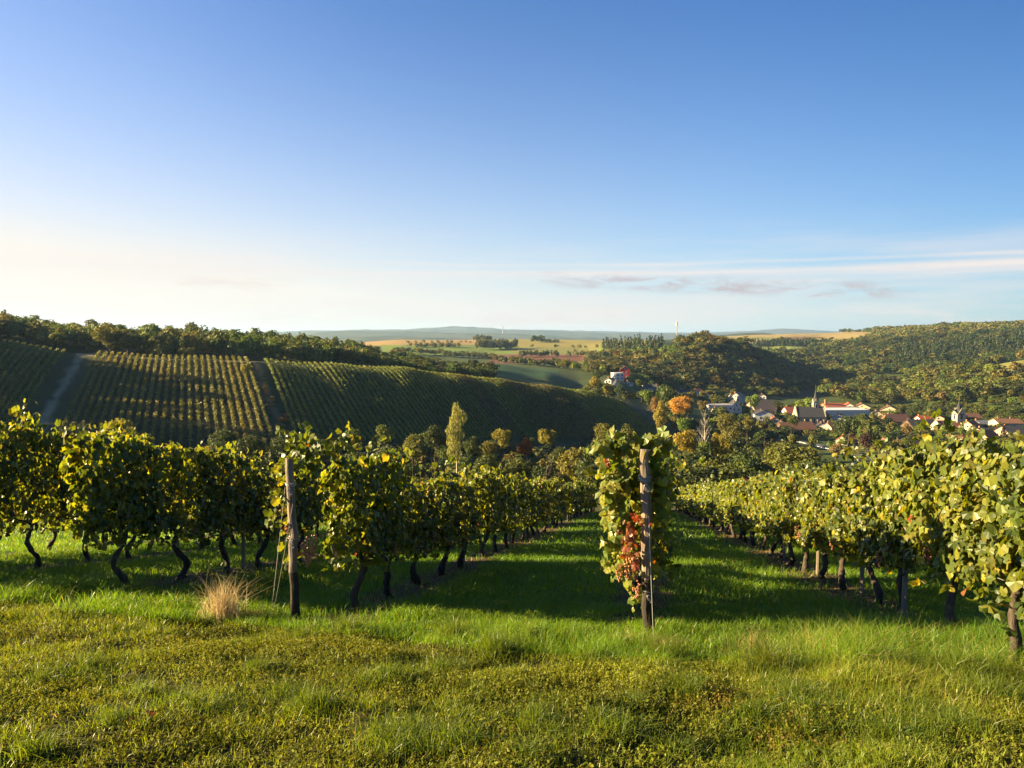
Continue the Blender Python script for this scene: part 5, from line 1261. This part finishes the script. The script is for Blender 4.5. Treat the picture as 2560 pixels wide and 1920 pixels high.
line = lambda px: np.interp(px, [0, 500, 900, 1250, 1500, 1900, 2250, 2560], [1490, 1525, 1560, 1600, 1625, 1640, 1655, 1650])
def rowdist(x, Y): return np.min(np.abs(x[:, None] - ROWU * Y[:, None] - np.array(ROWS)[None]), 1)
def fields(x, Y, z):
    px, py = to_px(x, Y, z)
    fr = np.exp(-((py - line(px) - 25 * vnoise(x * .8, Y * .8, 81, 2)) / 48.0) ** 2) * np.clip(.55 + 1.1 * vnoise(x * .7 + 3, Y * .7, 82, 3), .05, 1.2)                       # long grass on the edge of the bank
    rt = np.clip((px - 1750) / 350, 0, 1) * np.clip((py - 1540) / 60, 0, 1) * np.clip((1860 - py) / 120, 0, 1)
    front = np.clip((py - line(px) - 10) / 50, 0, 1)                  # trodden, mossy ground nearest the viewer
    return px, py, fr, rt, front
VV, QQ, TT, CC = [], [], [], []; off = 0
def put(V, q, t, c):
    global off
    VV.append(V); QQ.append(q + off); TT.append(t + off); CC.append(c); off += len(V)
# lanes and bank
for (n, Y0, Y1, wd, hb, p_) in ((290000, 3.3, 9.5, .0052, .085, .7), (235000, 8.5, 20, .0080, .10, .9), (150000, 18, 66, .020, .13, 1.0)):
    x, Y, z = ground_pts(n, Y0, Y1, p=p_)
    px, py, fr, rt, front = fields(x, Y, z)
    tuft = vnoise(x * 1.6, Y * 1.6, 31, 3); tf2 = vnoise(x * 4.5, Y * 4.5, 33, 2)
    d = rowdist(x, Y)
    dens = np.where(front > 0.5, np.clip(0.24 + 2.6 * np.maximum(tuft - 0.06, 0) + 1.2 * fr + 0.9 * rt + 0.25 * np.maximum(tf2, 0), 0, 1), 0.95)
    dens *= np.where(Y > 8, np.clip((d - 0.22 + 0.25 * tf2) / 0.35, 0.10, 1), 1)
    ok = GR.uniform(0, 1, n) < dens
    x, Y, z, px, py, fr, rt, front, tuft, d = [a[ok] for a in (x, Y, z, px, py, fr, rt, front, tuft, d)]
    m = len(x)
    h = hb * GR.uniform(.5, 1.4, m) * (1 + 1.0 * fr + 1.2 * rt + .55 * np.clip(tuft, 0, 1)) * np.where(front > .5, .72, 1.0)
    w = wd * GR.uniform(.6, 1.3, m)
    k = np.clip(.5 + .5 * vnoise(x * .7, Y * .7, 35, 3) + GR.normal(0, .22, m), 0, 1)
    c = lerp((0.078, 0.185, 0.012), (0.165, 0.26, 0.022), k)
    c = np.where((front > .5)[:, None], lerp((0.095, 0.160, 0.014), (0.20, 0.235, 0.024), k), c)
    dry = GR.uniform(0, 1, m) < .03 + .08 * rt + .01 * front
    c = np.where(dry[:, None], lerp((0.24, 0.19, 0.07), (0.36, 0.28, 0.12), k), c)
    put(*blades(GR, np.stack([x, Y, z - .01], 1), h, w, GR.uniform(.25, .95, m), c))
o = mesh_np('grass', np.concatenate(VV), [np.concatenate(QQ), np.concatenate(TT)], MGRASS, np.concatenate(CC)); tag(o, kind='stuff')
# stonecrop cushions on the trodden ground
n = 108000
x, Y, z = ground_pts(n, 3.4, 9.8, p=.6)
px, py, fr, rt, front = fields(x, Y, z)
t1 = vnoise(x * 1.1, Y * 1.1, 41, 3); t2 = vnoise(x * 6, Y * 6, 42, 2)
ok = (front > .35) & (GR.uniform(0, 1, n) < np.clip(.70 + .6 * t1 + .6 * t2 - .45 * rt, .05, 1))
x, Y, z, px, py, t1 = [a[ok] for a in (x, Y, z, px, py, t1)]; m = len(x)
h = .042 * GR.uniform(.6, 1.5, m) * np.clip(1 + 1.1 * t1, .45, 2)
L = 6; tt = np.tile(np.linspace(.15, 1, L), (m, 1)) + GR.uniform(-.08, .08, (m, L)); th = GR.uniform(0, 6.28, (m, L))
lean = GR.normal(0, .35, (m, 2))
P = np.stack([x[:, None] + lean[:, :1] * h[:, None] * tt + .005 * np.cos(th), Y[:, None] + lean[:, 1:] * h[:, None] * tt + .005 * np.sin(th), z[:, None] + h[:, None] * tt], -1).reshape(-1, 3)
Nn = unit(np.stack([np.cos(th), np.sin(th), 0.9 + 0 * th], -1).reshape(-1, 3) + .4 * GR.normal(size=(m * L, 3)))
V, F = leaf_quads(GR, P, Nn, np.repeat(.0102 * GR.uniform(.7, 1.35, m), L), .6)
k = np.clip(.5 + .75 * vnoise(x * 1.2, Y * 1.2, 43, 4) + GR.normal(0, .2, m), 0, 1)
c = lerp((0.070, 0.080, 0.013), (0.20, 0.22, 0.026), k)
rust = np.clip((vnoise(x * 1.3 + 5, Y * 1.3, 45, 3) - .25) * 2.2, 0, 1) * np.clip((py - 1640) / 120, 0, 1) * np.clip((px - 600) / 400, .1, 1) * GR.uniform(.2, 1, m)
c = c * (1 - rust[:, None]) + rust[:, None] * np.array((0.20, 0.075, 0.028))
o = mesh_np('stonecrop', V, [F], MMOSS, np.repeat(c, 4 * L, 0)); tag(o, kind='stuff')
# dead leaves and twigs on the strips under the vines
n = 9000
o_ = np.array(ROWS)[GR.integers(1, 7, n)]; Y = GR.uniform(8.0, 30, n) ** 1.0; x = o_ + ROWU * Y + GR.normal(0, .24, n); z = zt(x, Y)
V, F = leaf_quads(GR, np.stack([x, Y, z + .012], 1), unit(GR.normal(0, .5, (n, 3)) + [0, 0, 1]), GR.uniform(.012, .045, n), .5)
c = lerp((0.09, 0.05, 0.028), (0.22, 0.135, 0.065), GR.uniform(0, 1, n))
tag(mesh_np('leaf_litter', V, [F], MSTRAW, np.repeat(c, 4, 0)), kind='stuff')
# tufts that stand out
def tuft(px, py, h, rad, n, c0, c1, label, name='grass_tuft', wd=.004, lean=(.2, .8), seed=1, arch=0.0):
    rng = np.random.default_rng(seed)
    xs, Y_, zs = hit(px, py, 3.2, 40)
    r = rad * np.abs(rng.normal(0, .55, n)); th = rng.uniform(0, 6.28, n)
    P = np.stack([r * np.cos(th), r * np.sin(th), 0 * r], 1); P[:, 2] = zt(P[:, 0] + xs, P[:, 1] + Y_) - zs - .01
    k = rng.uniform(0, 1, n)
    V, q_, t_, c = blades(rng, P, h * rng.uniform(.25, 1.15, n), wd * rng.uniform(.6, 1.3, n), rng.uniform(*lean, n), lerp(c0, c1, k), (0, 0))
    o = mesh_np(name, V, [q_, t_], MSTRAW if c0[0] > .15 else MGRASS, c); o.location = (xs, Y_, zs)
    return tag(o, label, 'grass tuft')
tuft(545, 1548, .46, .20, 640, (0.34, 0.26, 0.15), (0.56, 0.46, 0.30), 'pale straw coloured dry grass tuft beside the foot of the leaning left post', 'dry_grass_tuft', .0048, (.05, .95), 1)
tuft(610, 1548, .12, .20, 500, (0.26, 0.15, 0.07), (0.42, 0.26, 0.12), 'flattened brown dry grass just beside the pale straw tuft', 'dry_grass_tuft', .0035, (.6, 1.4), 2)
tuft(1575, 1612, .14, .20, 420, (0.26, 0.17, 0.07), (0.42, 0.30, 0.13), 'low dry straw cushion at the foot of the middle post, on its sunny side', 'dry_grass_tuft', .003, (.5, 1.3), 3)
tuft(1665, 1620, .14, .22, 420, (0.22, 0.15, 0.07), (0.36, 0.25, 0.12), 'thin dry straw lying on the shady side of the middle post', 'dry_grass_tuft', .003, (.6, 1.5), 4)
tuft(1930, 1690, .34, .24, 900, (0.075, 0.115, 0.016), (0.15, 0.17, 0.03), 'large green grass tuft with straw tips on the edge of the bank', 'grass_tuft', .005, (.3, 1.0), 5)
tuft(1895, 1640, .27, .30, 200, (0.28, 0.20, 0.085), (0.42, 0.30, 0.14), 'straw coloured grass stalks behind the large green tuft on the bank', 'dry_grass_tuft', .003, (.15, .6), 6)
tuft(2030, 1640, .30, .35, 160, (0.26, 0.19, 0.08), (0.40, 0.28, 0.13), 'thin straw stalks beside the green tuft on the bank, towards the sunlit row', 'dry_grass_tuft', .003, (.15, .6), 7)
for i, (px, py, h, rad, n) in enumerate([(1240, 1640, .24, .25, 700), (860, 1585, .22, .28, 700), (150, 1490, .26, .3, 600), (330, 1490, .24, .3, 600), (2200, 1680, .30, .28, 700), (2420, 1700, .30, .3, 700), (2510, 1770, .26, .25, 500), (1130, 1590, .22, .26, 600), (760, 1780, .14, .22, 500), (1040, 1700, .15, .2, 420), (1560, 1840, .16, .2, 420), (420, 1760, .13, .25, 420), (2250, 1850, .18, .24, 500), (1480, 1660, .16, .25, 420)] + [(GR.uniform(-20, 2580), GR.uniform(1590, 1900), GR.uniform(.10, .19), GR.uniform(.14, .26), int(GR.uniform(260, 460))) for _ in range(46)]):
    tuft(px, py, h, rad, n, (0.060, 0.110, 0.013), (0.135, 0.175, 0.022), 'green grass tuft on the bank in front of the vines', 'grass_tuft', .005, (.3, 1.0), 20 + i)['group'] = 'grass tufts on the bank'
def fallen_leaf(px, py, label, seed, s=.06):
    rng = np.random.default_rng(seed); xs, Y_, zs = hit(px, py, 3.2, 40)
    V, F, c = leaves(rng, np.array([[0, 0, .035]]), unit(np.array([[.2, -.5, .8]])), np.array([s]), True)
    c[:] = (0.22, 0.02, 0.015); o = mesh_np('fallen_leaf', V, [F], MVINE, c); o.location = (xs, Y_, zs); tag(o, label, 'leaf')
fallen_leaf(345, 1800, 'bright red fallen vine leaf lying on the mossy ground', 1)
fallen_leaf(300, 1808, 'darker small red fallen leaf beside the bright red one', 2, .04)
# ------------------------------------------------------------------ air
def haze_box():
    m, t = new_mat('air')
    v = N(t, 'ShaderNodeVolumePrincipled', inp={'Color': (0.42, 0.64, 1.0, 1.0), 'Density': 6.0e-5, 'Anisotropy': 0.3})
    N(t, 'ShaderNodeOutputMaterial', inp={'Volume': v.outputs[0]})
    b = MB(); b.box(-29000, 29000, -150, 20000, -125, 135)
    tag(b.build('haze', m), kind='stuff')
haze_box()
